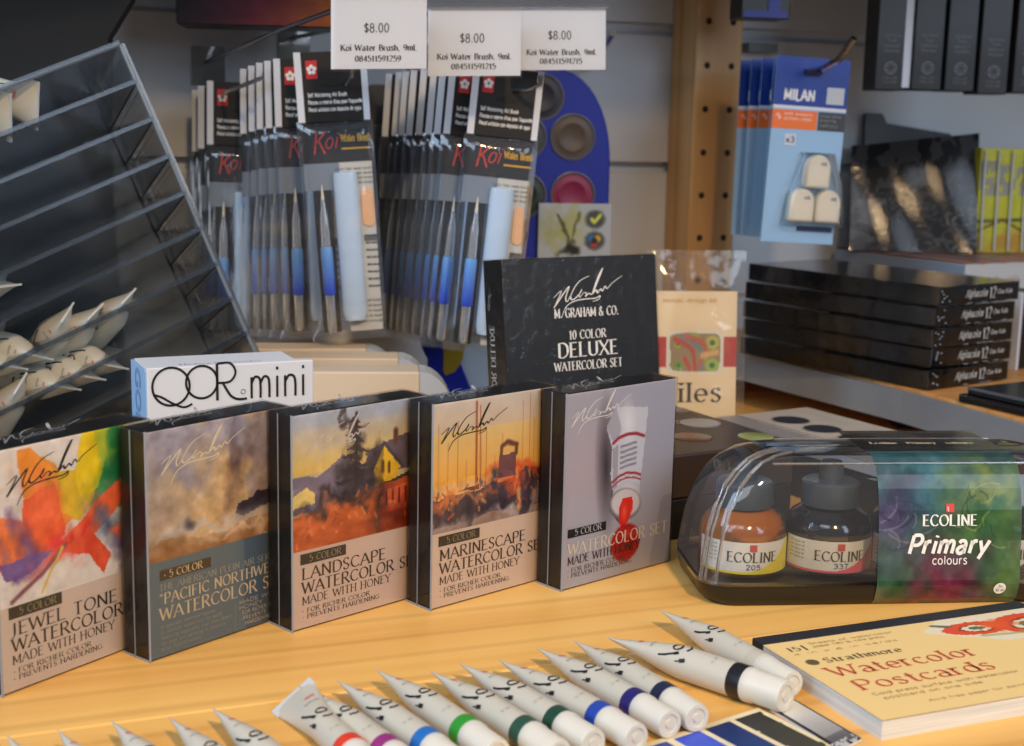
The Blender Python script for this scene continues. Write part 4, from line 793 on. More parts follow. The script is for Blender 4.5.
specs = [((14,741),-56,(150,40,40),'white paint tube, leftmost and mostly cut off by the bottom edge'),
 ((65,735),-56,(180,60,60),'white paint tube, second from the left in the front row, only tail showing'),
 ((119,725),-56,(150,60,120),'white paint tube, third from the left in the front row'),
 ((177,721),-56,(90,60,120),'white paint tube, fourth from the left in the front row'),
 ((220,711),-56,(60,70,60),'white paint tube just left of the one with a wide tail'),
 ((307,688),-56,(146,44,124),'white paint tube with magenta band right of the red banded one'),
 ((345,682),-56,(26,110,190),'white paint tube with sky blue band'),
 ((384,671),-57,(40,150,50),'white paint tube with bright green band'),
 ((438,672),-57,(36,80,66),'white paint tube with muted dark green band, beside the bright green one'),
 ((467,664),-56,(20,70,56),'white paint tube with deep green band, beside the cobalt blue one'),
 ((506,660),-56,(30,70,170),'white paint tube with cobalt blue band'),
 ((544,648),-58,(34,30,110),'white paint tube with violet navy band'),
 ((581,641),-62,(20,36,70),'white paint tube with dark slate navy band, right end of the close row')]
for i,(p_,an,bd,lb) in enumerate(specs): tub(p_,an,bd,lb)
tub((292,692),-60,(220,60,40),'white paint tube with red band and wide flat tail turned toward the viewer', crimp=R(35), cw_=1.55, L_=.078)
A = G(615,642,.006); B = G(786,697,.0078); A.z=.0068; B.z=.0080; paint_tube(A,B,.0074,(24,24,28),'larger white paint tube with black band lying across toward the pad')
A = G(667,619,.0045); B = G(796,686,.0078); A.z=.0068; B.z=.0072; B += Vector((-.001,.003,0)); paint_tube(A,B,.0064,(196,192,176),'white paint tube with pale band, farthest right against the postcard pad')

# ------------------------------------------------------------------ tilted clear acrylic tube rack
nR = Vector((-.56,.825,-.09)).normalized(); aR = Vector((1,.730,.50)).normalized(); aR = (aR-nR*aR.dot(nR)).normalized(); bR = aR.cross(nR)*-1
if bR.z < 0: bR = -bR
F0 = P(262,368,.86); pit = .0233; DPT = .079; RL = .188; NT = 9
base = F0 - aR*RL
rk = thing('tube_rack', 'clear acrylic tiered tube rack tilted on its corner at the left', 'rack', (base.x, base.y, max(0,base.z)), 0)
ro = Vector((base.x, base.y, max(0,base.z)))
def rl(p): return p-ro
for k in range(NT+1):
    f0 = F0+bR*pit*k-aR*RL
    if k < NT+1: MB().slab(rl(f0), aR*RL, nR*DPT, bR*.0016).build('tier_shelf', M_acry, rk)
    MB().slab(rl(f0), aR*RL, nR*-.0016, bR*.0026).build('front_lip', clear('acrylic_lip', tint=(205,210,215), base=.01, k=.5, rough=.2, haze=.01, hazecol=(120,135,150)), rk)
    if k: MB().slab(rl(f0), aR*RL, nR*DPT-bR*pit, nR*.0012).build('sloping_plate', M_acry, rk)
MB().slab(rl(F0), aR*.003, nR*DPT, bR*pit*NT).build('side_panel', M_acry, rk)
MB().slab(rl(F0-aR*RL), aR*-.003, nR*DPT, bR*pit*NT).build('side_panel', M_acry, rk)
MB().slab(rl(F0-aR*RL+nR*DPT), aR*RL, nR*.002, bR*pit*NT).build('back_panel', clear('smoky_acrylic', tint=(232,236,238), base=.04, k=.8, rough=.08, haze=.06), rk)
e = MB()
for a_,b_,r_ in ((F0,F0+bR*pit*NT,.0011),(F0+nR*DPT,F0+nR*DPT+bR*pit*NT,.0009),(F0+bR*pit*NT,F0+bR*pit*NT-aR*RL,.0010),(F0+bR*pit*NT,F0+bR*pit*NT+nR*DPT,.0008),(F0+bR*pit*NT+nR*DPT,F0+bR*pit*NT-aR*RL+nR*DPT,.0008)): e.wire([rl(a_),rl(b_)],r_,6)
e.build('polished_edges', mat('polished_edge',(116,126,136),.15), rk)
e = MB()
for k in range(1,NT):
    p_ = F0+bR*pit*k
    e.wire([rl(p_),rl(p_+nR*DPT-bR*pit)],.0005,5)
    for j in range(7): e.box(*sum([[c_-.0006,c_+.0010] for c_ in rl(p_-aR*(.001)+nR*DPT*(.08+.11*j))],[]))
e.build('glue_marks', mat('glue_dark',(70,76,84),.3), rk)
mid = F0
for i,(a_,b_,cr_,cwid,lb) in enumerate((
 ((128,297),(96,332),None,.95,'white tube in the rack with its wide tail up, highest at the right'),
 ((95,312),(62,346),None,.95,'white tube in the rack, middle of the three with tails pointing up right'),
 ((67,313),(42,352),None,.95,'white tube in the rack, left of the three with tails pointing up right'),
 ((42,357),(-12,345),None,1.0,'white tube with a red print in the rack, pointing right at the left edge'),
 ((14,367),(-30,360),None,1.0,'white tube tip just above the left edge of the rack, below the red printed one'),
 ((118,367),(66,357),None,1.0,'white tube in the lower rack tier, rightmost of the ones pointing right'),
 ((95,378),(42,369),None,1.0,'white tube in the lower rack tier, second from the right'),
 ((70,388),(16,379),None,1.0,'white tube in the lower rack tier, third from the right'),
 ((20,384),(-4,424),None,.95,'white tube in the lowest rack tier with its tail up at the left edge'),
 ((8,286),(-40,292),None,1.0,'white tube tip in the middle rack tier at the left edge'),
 ((37,106),(-20,90),R(80),1.4,'white tube in the top rack tier at the left edge'),
 ((10,118),(-40,104),R(80),1.4,'white tube in the top rack tier, below the other one at the left edge'))):
    A = onplane(*a_, F0+nR*DPT*.10, nR); B = onplane(*b_, F0+nR*DPT*.48, nR)
    if (B-A).length < .06: B = A+(B-A).normalized()*.06
    paint_tube(A,B,.0098,None,lb,crimp=cr_,cw_=cwid,tap=.42,face=(0,-1,.25),group='white paint tubes in the clear rack')

# ------------------------------------------------------------------ hooks and price tags
def wpx(u, v, out=0):
    n_ = wout; return onplane(u, v, wallp(0,out,0), n_)
def hook(name, label, tagc, Yt, wtop, wend, low, number, group='scanner hooks with price tags'):
    """tagc = pixel box of the tag; wtop = wall end of the upper wire; low = pixel/depth points of the lower wire"""
    x0,y0,x1,y1 = tagc; TL_, TR_, BL_ = P(x0,y0,Yt), P(x1,y0,Yt+.008), P(x0,y1,Yt-.004)
    w0 = wpx(*wtop, .003); t = thing(name, label, 'price tag hook', w0, 0, group); l = lambda p: p-w0
    MB().slab(l(w0+Vector((-.012,0,-.018))), wdir*.026, Vector((0,0,.030)), wout*.003).build('wall_clip', clear('clip_plastic', tint=(205,205,200), base=.06, haze=.15, hazecol=(170,160,140)), t)
    ux = TR_-TL_; uz = BL_-TL_; cxp = TL_+ux*.5; n_ = ux.cross(uz).normalized(); n_ = n_ if n_.y < 0 else -n_
    MB().wire([l(w0), l(w0+(cxp-w0)*.5+Vector((0,0,.002))), l(cxp-n_*.004+Vector((0,0,.001)))], .0017).build('upper_wire', M_chrome, t, smooth=True)
    if low: MB().wire([l(q_) for q_ in low], .0016).build('lower_wire', M_chrome, t, smooth=True)
    pl = MB().slab(l(TL_-n_*.0016-uz*.02), ux, uz*1.02, n_*.0008).build('price_tag', M_card, t)
    f = lambda x,y: l(TL_)+ux*x+uz*(1-y)-n_*.0006
    a = MB(); W_ = 1.0
    asp = uz.length/ux.length
    g_ = lambda x,y: f(x, y/asp)
    text(a,'$8.00',g_,.475,.44*asp+.04,.090,.26,serif=False,align='c',weight=1.0)
    text(a,'Koi Water Brush, 9mL',g_,.50,.245*asp,.060,.80,serif=True,align='c',weight=1.35); text(a,number,g_,.49,.10*asp,.058,.48,serif=True,align='c',weight=1.35)
    a.build('price_lettering', M_ink, pl)
    MB().slab(l(TL_-uz*.03+n_*.0009), ux*1.02, uz*1.07, n_*.0003).build('clear_tag_cover', clear('tag_cover', base=.02, k=.6, rough=.12), t)
    MB().slab(l(TL_-uz*.05-n_*.001), ux*1.02, uz*.05, n_*.0035).build('holder_rail', clear('rail_plastic', tint=(170,170,172), base=.15, haze=.3, hazecol=(150,150,155)), t)
hook('price_tag_hook','hook with the leftmost and largest eight dollar price tag',(331,-6,427,69),.885,(206,62),None,[wpx(213,88,.002),P(219,96,1.06),P(236,88,1.01),P(262,78,.985)],'084511591259')
hook('price_tag_hook','hook with the middle eight dollar price tag, ending in 215',(428,8,521,76),.92,(292,38),None,[wpx(296,60,.002),P(318,84,1.02),P(346,84,.955),P(352,74,.945),P(354,66,.94)],'084511591215')
hook('price_tag_hook','hook with the rightmost eight dollar price tag',(518,8,606,70),.95,(420,50),None,[wpx(428,70,.002),P(470,92,1.0),P(528,90,.955),P(540,84,.945),P(541,76,.94)],'084511591215')
MB_h = thing('chrome_hook','bare chrome hook tip sticking out right of the price tags','hook', wpx(596,66,0), 0)
o_ = wpx(596,66,0); MB().wire([o_-o_, P(600,52,1.15)-o_, P(606,44,1.12)-o_, P(613,33,1.10)-o_], .0028).build('hook_wire', M_chrome, MB_h, smooth=True)

# ------------------------------------------------------------------ water brush packs
KW, KH = .0482, .194
def koi_proto(label, group):
    t = thing('water_brush_pack', label, 'water brush pack', (0,0,0), 0, group)
    hd = MB().box(0,KW,0,.0012,-.046,0).build('header_card', M_black, t)
    [MB().box(xa,xb,-.0003,.0015,-.046,.0002).build('white_edge', M_card, hd) for xa,xb in ((0,.0046),(KW-.0042,KW))]
    f = front(0,0,-.0004)
    a = MB(); a.quad(f(.0075,-.0175),f(.0150,-.0175),f(.0150,-.0055),f(.0075,-.0055)); a.build('red_logo', mat('logo_red_bright',(196,40,44),.5), hd)
    a = MB(); f3 = front(0,0,-.0006)
    for k in range(5):
        cx_,cz_ = .01125+.0021*math.cos(1.57+k*1.2566), -.0115+.0021*math.sin(1.57+k*1.2566); a.add([f3(cx_+.0014*math.cos(i),cz_+.0014*math.sin(i)) for i in [j*.785 for j in range(8)]],[tuple(range(8))])
    a.build('flower_logo', M_white_ink, hd)
    a = MB()
    for k,t_ in enumerate(('Self Moistening Art Brush',"Pinceau a reserve d'eau pour l'aquarelle",'Pincel artistico con deposito de agua')): text(a,t_,f,.0075,-.0295-.0048*k,.0027,(.026,.036,.035)[k],serif=False,weight=1.2)
    a.build('header_lettering', M_white_ink, hd)
    a = MB(); a.add([f3(.025+.009*c_,-.0225+.0025*s_+.001) for c_,s_ in ((-1,0),(-.5,.7),(0,1.6),(.5,.7),(1,0),(0,-.6))],[(0,1,2,3,4,5)]); a.build('hang_slot', mat('slot_black',(4,4,4),.6), hd)
    bc = MB().box(.001,KW-.001,.0025,.0029,-.0735,-.046).build('logo_card', M_black, t)
    g_ = front(0,0,.0020)
    a = MB(); text(a,'K',g_,.0080,-.0675,  .0150,.0085,serif=False,weight=.62,shear=.15); text(a,'oi',g_,.0160,-.0640,.0105,.0085,serif=False,weight=.66,shear=.25); a.build('red_lettering', mat('flame_red',(206,60,40),.5), bc)
    a = MB(); text(a,'Water Brush',g_,.0275,-.0600,.0050,.0200,serif=True); a.box(.0275,.0475,.0019,.0020,-.0652,-.0640); a.build('yellow_lettering', mat('flame_yellow',(214,164,30),.5), bc)
    lb = MB().box(.0250,KW-.001,.0030,.0034,-.190,-.0736).build('info_card', mat('info_grey',(196,194,186),.55), t)
    MB().box(.001,.0249,.0030,.0033,-.092,-.0736).build('small_card', mat('info_bluegrey',(120,132,146),.55), t)
    g4 = front(0,0,.0026); a = MB()
    for k in range(4): text(a,'Nylon fiber water brush',g4,.022,-.079-.0032*k,.0018,.025,serif=False)
    for k in range(5): text(a,'water and ink brush',g4,.027,-.170-.0036*k,.0020,.020,serif=False)
    for k in range(8): text(a,'Made for watercolor',g4,.0395,-.125-.0050*k,.0018,.0085,serif=False)
    a.box(.0385,.0478,.0026,.0027,-.128,-.124); a.build('info_lettering', mat('info_ink',(90,90,92),.5), lb)
    MB().prism([(x_,.0020,z_) for x_,z_ in [(q_[0],q_[1]) for q_ in rrect(.0385,.0468,-.118,-.092,.004,0)]],(0,.0004,0)).build('orange_sticker', mat('pale_orange',(232,178,130),.5), lb)
    st = MB().box(.0060,.0185,.0040,.0045,-.190,-.075).build('black_strip', M_black, t)
    br = MB().lathe([(.0002,-.0880),(.0008,-.0960),(.0018,-.1010),(.0018,-.1030),(.0030,-.1100),(.0034,-.1280),(.0034,-.1300)],(.0122,.0005,0),(0,0,1),14).build('brush', clear('brush_clear',tint=(236,240,245),base=.10,k=1,rough=.08,haze=.35,hazecol=(200,205,212)), t, smooth=True)
    MB().lathe([(.0003,-.0882),(.0010,-.0950),(.0013,-.0990),(.0003,-.0995)],(.0122,.0005,0),(0,0,1),10).build('bristle_tip', mat('bristle',(226,216,196),.5), br, smooth=True)
    bg = MB().lathe([(.0001,-.1300),(.0038,-.1302),(.0042,-.1340),(.0042,-.1630),(.0001,-.1632)],(.0122,.0005,0),(0,0,1),16).build('blue_grip', grip_mat(), br, smooth=True)
    MB().lathe([(.0001,-.1633),(.0034,-.1634),(.0034,-.1880),(.0020,-.1900),(.0001,-.1900)],(.0122,.0005,0),(0,0,1),14).build('clear_tail', clear('brush_clear'), br, smooth=True)
    MB().lathe([(.0001,-.0800),(.0080,-.0805),(.0084,-.0840),(.0084,-.176),(.0070,-.182),(.0001,-.182)],(.0285,.0010,0),(0,0,1),20).squash(1,.6).build('water_barrel', mat('frosted_barrel',(190,212,236),.25,coat=.4), t, smooth=True)
    b = bag(KW+.003, -.150, .013, 'clear_bag', M_bag, t, 5, amp=.0014, y0=.0015); b.location = (-.0015,0,-.0455)
    return t
def grip_mat():
    if 'grip_blue' in _m: return _m['grip_blue']
    m = mat('grip_blue',(30,90,200),.25,coat=.4); nt = m.node_tree; tc = nt.nodes.new('ShaderNodeTexCoord'); sx = nt.nodes.new('ShaderNodeSeparateXYZ'); r = nt.nodes.new('ShaderNodeValToRGB')
    r.color_ramp.elements[0].color = (*lin((30,60,200)),1); r.color_ramp.elements[1].color = (*lin((110,170,235)),1)
    nt.links.new(tc.outputs['Generated'],sx.inputs[0]); nt.links.new(sx.outputs[2],r.inputs[0]); nt.links.new(r.outputs[0],nt.nodes['Principled BSDF'].inputs[0]); return m
proto = [None]
def place_pack(u, v, Y, yaw, swing, label, group):
    if proto[0] is None: proto[0] = koi_proto('', ''); o = proto[0]
    else: o = dup(proto[0])
    p = P(u,v,Y); o.matrix_world = Matrix.Translation(p) @ (Matrix.Rotation(yaw,3,'Z') @ Matrix.Rotation(swing,3,'Y')).to_4x4()
    o['label'] = label; o['group'] = group; return o
gA, gB, gC = 'water brush packs on the left hook', 'water brush packs on the middle hook', 'water brush packs on the right hook'
for i,(u,v,Y,sw_) in enumerate(((293,53,.955,-4.2),(273,59,.985,-1.5),(264,61,.998,-1),(256,63,1.010,0),(248,66,1.022,0),(240,69,1.034,.5))):
    place_pack(u,v,Y,R(8),R(sw_),('front most water brush pack below the leftmost price tag','water brush pack directly behind the front one on the middle hook','third water brush pack back on the middle hook','fourth water brush pack back on the middle hook','fifth water brush pack back on the middle hook','rearmost water brush pack on the middle hook')[i],gB)
for i,(u,v,Y) in enumerate(((207,81,1.052),(198,86,1.066),(192,90,1.080))):
    place_pack(u,v,Y,R(8),R(1),('front water brush pack of the small left bunch beside the rack','middle water brush pack of the small left bunch','rear water brush pack of the small left bunch, leftmost of all')[i],gA)
nm = ('front','second','third','fourth','fifth','sixth','seventh','eighth','rearmost')
for i,(u,Y) in enumerate(((474,.962),(450,.978),(440,.990),(431,1.002),(421,1.014),(411,1.026),(403,1.038),(396,1.050),(386,1.062))):
    place_pack(u,64+i*1.2,Y,R(8),R(5.2-.2*i),'%s water brush pack on the right hook in front of the blue palette'%nm[i],gC)

# round orange sticker on the front pack of the right bunch
# ------------------------------------------------------------------ dark grey blister behind, palettes
def rounded(x0,x1,z0,z1,r,n=6):
    return [(p[0],p[1]) for p in rrect(x0,x1,z0,z1,r,0,n)]
def hangbox(name,label,cat,px,Y,d,m,r=.004,yaw=R(10),part='body'):
    x0,y0,x1,y1 = px; o = P(x0,y1,Y); w_ = (P(x1,y1,Y)-o).x/math.cos(yaw); h_ = P(x0,y0,Y).z-o.z
    t = thing(name,label,cat,o,yaw); b = MB().prism([(x,0,z) for x,z in rounded(0,w_,0,h_,r)],(0,d,0)).build(part,m,t,bevel=.0008); return t,w_,h_
t,w_,h_ = hangbox('dark_blister_pack','dark grey rounded blister pack hanging behind the clear bags','blister pack',(366,84,472,330),1.10,.02,mat('dark_grey_card',(60,60,62),.45),.006)
MB().box(.004,w_-.004,-.004,0,.02,h_-.03).build('tray', mat('mid_grey_tray',(76,76,80),.35), t, bevel=.002)
M_blue = mat('palette_blue',(24,40,150),.3,coat=.4)
o = P(548,300,1.15); sc_ = 1.15/1400; PHW = 60*sc_; PHH = 228*sc_
pt_ = thing('paint_palette','blue oval paint palette with round colour pans hanging right of the brush packs','palette', o, R(10))
outl = [(PHW*math.copysign(abs(math.cos(R(a_)))**.9,math.cos(R(a_))), 0, (PHH-.075)+(.075)*math.sin(R(a_))) for a_ in range(0,181,9)]+[(-PHW,0,.0),(PHW,0,.0)]
MB().prism(outl,(0,.010,0)).build('palette_body',M_blue,pt_,bevel=.002)
for (u,v,c_) in ((573,137,(84,72,62)),(573,195,(130,30,72)),(541,97,(40,38,50)),(523,137,(60,60,64)),(523,195,(50,60,50))):
    q_ = P(u,v,1.15)-o; x_ = q_.x; z_ = q_.z
    MB().lathe([(.0182,-.0001),(.0190,.0012),(.0180,.0016),(.0170,.0008),(.0168,.0002)],(x_,0,z_),(0,-1,0),32).build('pan_rim',mat('pan_rim_grey',(96,96,110),.3),pt_,smooth=True)
    MB().lathe([(.0001,.0004),(.010,.0005),(.0105,.0009),(.012,.0009),(.0125,.0005),(.0168,.0005),(.0168,.0)],(x_,0,z_),(0,-1,0),32).build('colour_pan',mat('pan_%d'%c_[0],c_,.5),pt_,smooth=True)
c = Canvas(60,80,(176,182,188),41)
c.blob(.25,.76,.22,.14,(150,150,60),20,.9,.5,.6); c.blob(.45,.74,.16,.16,(176,176,80),-10,.9,.5,.6); c.line([(.40,.50),(.38,.70),(.25,.90)],.02,(90,84,50),.12); c.line([(.42,.52),(.52,.76),(.55,.92)],.02,(110,110,50),.12); c.blob(.44,.52,.12,.05,(30,28,24),10,.5,.3,1)
for (x,y) in ((.78,.84),(.78,.62)):
    m = np.hypot((c.U-x)*1.0,(c.V-y)*1.45); c.put((m<.15)*1.,(120,124,126)); c.put((m<.12)*1.,(70,74,70))
c.line([(.73,.84),(.77,.81),(.85,.88)],.02,(214,220,90))
for (dx,dy,cc) in ((-.04,.02,(40,120,200)),(.04,.02,(220,180,40)),(0,-.035,(200,50,60)),(.0,.0,(40,40,44))): c.blob(.78+dx,.62+dy,.045,.035,cc,0,.2,.02)
cq = P(538,203,1.145)-o
MB().box(cq.x,PHW+.001,-.0035,-.0022,0,cq.z).build('card_sleeve',M_card,pt_); c.mesh('printed_card', lambda u,v:(cq.x+u*(PHW+.001-cq.x),-.0038,v*cq.z), M_art, pt_)
# lower one standing on the counter
t = thing('palette_box','white carton with a blue palette edge standing left of the black deluxe box','carton',(P(448,380,1.04).x,1.04,0),R(8))
zt = P(450,306,1.04).z; MB().box(0,.050,0,.02,0,zt).build('carton',mat('blue_white_card',(176,190,206),.5),t,bevel=.001)
outl = [(-.016,-.004,0),(.026,-.004,0),(.020,-.004,.03),(.008,-.004,.06),(-.001,-.004,zt+.012),(-.012,-.004,zt+.012),(-.021,-.004,zt-.012),(-.021,-.004,zt-.03),(-.016,-.004,zt-.04)]
pb = MB().prism(outl,(0,.0035,0)).build('palette_edge',M_blue,t,bevel=.0008)
MB().prism([(.014*math.cos(i*.5236)-.002 if math.cos(i*.5236)>-.2 else -.004,-.0046,zt-.030+.022*math.sin(i*.5236)) for i in range(12)],(0,.0005,0)).build('yellow_pan',mat('ochre_pan',(150,126,30),.4),pb)

# ------------------------------------------------------------------ eraser packs
def eraser_pack(u,v,Y,label,sw_):
    w_,h_ = .063,.150
    t = thing('eraser_pack',label,'eraser pack',P(u,v,Y),Matrix.Rotation(R(12),3,'Z')@Matrix.Rotation(R(sw_),3,'Y'),'blue eraser packs on the chrome hook')
    MB().box(0,w_,0,.0012,-h_,0).build('backing_card',mat('pale_blue_print',(146,182,214),.4),t)
    f = front(0,0,-.0003); f2 = front(0,0,-.0005); f3=front(0,0,-.0007)
    MB().box(0,w_,-.0003,.0001,-.039,0).build('blue_header',mat('royal_blue',(14,52,140),.4),t)
    MB().box(0,w_,-.00032,.0001,-.0415,-.039).build('white_band',M_card,t)
    MB().box(0,.0385,-.0004,.0001,-.0575,-.0425).build('orange_band',mat('orange_print',(232,112,40),.45),t)
    MB().box(.0395,w_,-.0004,.0001,-.0575,-.0425).build('dark_band',mat('dark_print',(52,54,58),.45),t)
    MB().box(.045,.060,-.0004,.0001,-.036,-.0225).build('white_panel',mat('panel_grey_white',(186,190,196),.45),t)
    a = MB(); text(a,'MILAN',f2,.0085,-.0345,.0088,.026,serif=False,weight=1.5); text(a,'x3',front(0,0,-.0009),.0145,-.070,.0050,.0062,serif=False,weight=1.5) if False else None
    for k in range(2): text(a,'soft erasers' if k==0 else 'synthetic rubber',f2,.010,-.0465-.0038*k,.0022,.024,serif=False)
    stroke(a,_cr([(.003,-.048),(.005,-.046),(.006,-.050),(.0075,-.048)]),f2,.0006); a.build('white_lettering',M_white_ink,t)
    a = MB(); text(a,'school office',f2,.041,-.0465,.0020,.018,serif=False); text(a,'drawing',f2,.041,-.050,.0020,.014,serif=False); text(a,'CAPSULE',f2,.041,-.0545,.0020,.016,serif=False); a.build('grey_lettering',mat('light_grey_ink',(150,150,150),.5),t)
    a = MB().box(.012,.022,-.0005,-.0002,-.071,-.0615).build('count_panel',mat('count_grey',(196,206,216),.5),t); b = MB(); text(b,'x3',f3,.0135,-.0685,.0048,.0068,serif=False,weight=1.3); b.build('count_lettering',M_ink,a)
    MB().box(.030,w_-.002,-.0006,-.0002,-.140,-.136).build('dark_stripe',mat('navy_print',(26,44,84),.45),t)
    MB().box(.024,w_*.6,-.004,.0,-.0135,-.0095).build('hang_slot',mat('slot_dark_blue',(8,18,50),.6),t)
    for (cx_,z0_) in ((.0405,-.104),(.0290,-.132),(.0520,-.132)):
        ol = [(cx_-.0108,-.0100,z0_),(cx_+.0108,-.0100,z0_),(cx_+.0108,-.0100,z0_+.016)]+[(cx_+.0108*math.cos(R(a_)),-.0100,z0_+.016+.011*math.sin(R(a_))) for a_ in range(15,180,15)]+[(cx_-.0108,-.0100,z0_+.016)]
        e_ = MB().prism(ol,(0,.0095,0)).build('eraser',mat('eraser_cream',(232,228,214),.35),t,bevel=.0022,seg=3,smooth=True)
        b = MB(); text(b,'48',front(0,0,-.0103),cx_+.001,z0_+.0185,.0024,.005,serif=False,weight=1.4); b.build('eraser_print',mat('blue_ink'),e_)
    MB().rings([[ (.0405+sx_*(.0265-i_),y_,z_) for sx_,z_ in ((-1,-.135+i_),(1,-.135+i_),(.80,-.100-i_),(.48,-.075-i_),(-.48,-.075-i_),(-.80,-.100-i_))] for y_,i_ in ((-.0003,0),(-.0105,.0006),(-.0115,.0025))]).build('blister',clear('blister_plastic',base=.03,k=.9,rough=.05),t,bevel=.001)
    t.scale = (.965,.965,.955); return t
for i,(u,v,Y) in enumerate(((778,55,1.105),(775,57,1.135),(763,58,1.150),(752,59,1.165),(741,60,1.180))):
    eraser_pack(u-(0 if i else 0),v,Y,('front eraser pack with three white erasers right of the wooden post','second eraser pack behind the front one on the chrome hook','third eraser pack back on the chrome hook','fourth eraser pack back on the chrome hook','rearmost eraser pack, nearest the wooden post')[i],(2.6,2,1.4,1,.6)[i])
hk = thing('chrome_hook','bent chrome hook holding the blue eraser packs','hook',wpx(806,76,0),0); o_ = wpx(806,76,0)
MB().wire([q_-o_ for q_ in (o_,P(816,70,1.17),P(824,68,1.085),P(838,60,1.070),P(846,50,1.062),P(854,38,1.055))],.0026).build('hook_wire',M_chrome,hk,smooth=True)
MB().slab(wpx(742,52,0)-o_,wdir*.030,Vector((0,0,.008)),wout*.012).build('wall_clip',mat('clip_grey',(120,124,128),.4),hk)

# ------------------------------------------------------------------ tall black cartons top right
for i,(u,v) in enumerate(((874,90),(911,90),(944,91),(977,94),(1012,93))):
    Y = 1.20+.0*i; p = P(u,v,Y); w_ = (P(u+31,v,Y)-p).x
    t = thing('tall_black_carton',('tall black carton at top right, leftmost of its row','tall black carton at top right, just right of the pale gap','tall black carton at top right, third of its row','tall black carton at top right, fourth of its row','tall black carton cut off by the right edge, fifth of its row')[i],'carton',p,R(6),'tall black cartons hanging at top right')
    MB().box(0,w_,0,.03,0,.392-p.z).build('carton_body',M_black,t,bevel=.001)
    a = MB(); f = front(0,0,-.0004)
    for k,t_ in enumerate(('Signature','Toner','Gebrauch','Patronen')): text(a,t_,f,w_*.5,.0440-.0042*k,.0024,(.014,.009,.014,.013)[k],serif=False,align='c')
    for k in range(6):
        an = k*1.0472; stroke(a,[(w_*.5+.0052*math.cos(an),.0185+.0052*math.sin(an)),(w_*.5+.0052*math.cos(an+.85),.0185+.0052*math.sin(an+.85)),(w_*.5+.002*math.cos(an+.5),.0185+.002*math.sin(an+.5))],f,.0009)
    for k in range(2): text(a,'COLOR',f,w_*.5,.0095-.0034*k,.0018,.012,serif=False,align='c')
    a.build('grey_lettering',mat('carton_grey_ink',(128,130,134),.5),t)
    if i == 1: MB().box(-.0072,-.0006,.003,.03,.002,.392-p.z).build('white_side',M_card,t)

# top hanging cartons
t,w_,h_ = hangbox('gradient_carton','dark purple to orange carton at the top edge behind the leftmost price tag','carton',(176,-70,334,24),1.03,.05,M_black,.002,R(6),'carton_body')
c = Canvas(60,30,(30,12,20),8); c.grad(0,.5,(26,8,16),(90,18,38),1,.1,'U'); c.grad(.45,1,(90,18,38),(150,78,20),1,.1,'U'); c.mottle(.1)
c.mesh('printed_front', lambda u,v:(.001+u*(w_-.002),-.0004,.001+v*(h_-.002)), M_art, t)
t,w_,h_ = hangbox('blue_black_carton','black carton with blue stripe at the top edge right of the wooden post','carton',(741,-60,791,18),1.16,.03,M_black,.002,R(10),'carton_body')
MB().box(.002,w_-.002,-.0006,0,.001,.006).box(w_*.55,w_*.8,-.0008,0,.006,.03).build('blue_print',mat('deep_blue_ink',(30,44,150),.4),t)

# ------------------------------------------------------------------ right shelf goods
SZ = .0500
C0 = Vector((.3030,.999,SZ)); sa = R(36)
for k in range(5):
    oz = .0004+.0152*k; j = (.0,.0035,.001,.0042,.0055)[k]; off = Vector((math.cos(sa),math.sin(sa),0))*(j-.002)+Vector((-math.sin(sa),math.cos(sa),0))*(.0015*(k%2))
    t = thing('charcoal_box',('flat black charcoal box, bottom of the stack on the shelf','flat black charcoal box, second from the bottom of the stack','flat black charcoal box, middle of the stack of five','flat black charcoal box, second from the top of the stack','flat black charcoal box, top of the stack reflecting the yellow pack')[k],'charcoal box',C0+off+Vector((0,0,oz)),sa,'stacked flat black charcoal boxes')
    M_bg = noisy('black_gloss_card',(12,11,11),(20,18,17),60,.16,coat=.8)
    MB().box(0,.095,0,.190,.0007,.0140).build('carton_body',M_bg,t,bevel=.0005)
    a = MB(); f = front(0,0,-.0006); text(a,'Alphacolor',f,.0300,.0052,.0056,.026,serif=True,shear=.2,weight=1.0); text(a,'12',f,.0585,.0035,.0080,.0075,serif=True,weight=1.0); text(a,'Char-Kole',f,.0680,.0062,.0034,.018,serif=True,weight=1.1)
    a.build('end_lettering',M_silver_ink,t)
    sf = MB().box(-.0003,.0953,-.0003,.1903,.0003,.0144).build('shrink_film',clear('film_gloss',base=.01,k=.8,rough=.05,bump=.25,bscale=90),t,bevel=.0004)
    a = MB()
    for q_ in range(9): a.box(.004+.0025*RNG.rand()*4,.0055+.0025*RNG.rand()*4,-.0008,-.0005,.001+RNG.rand()*.010,.0016+RNG.rand()*.010) if False else None
    for q_ in range(7): x_ = RNG.rand()*.010+.001; z_ = .001+RNG.rand()*.011; a.box(x_,x_+.0012,-.0010,-.0006,z_,z_+.0009)
    for q_ in range(4): x_ = .03+RNG.rand()*.05; a.box(x_,x_+.005,-.0010,-.0006,.0008,.0013)
    a.build('film_creases',mat('film_crease',(150,160,176),.15),sf)
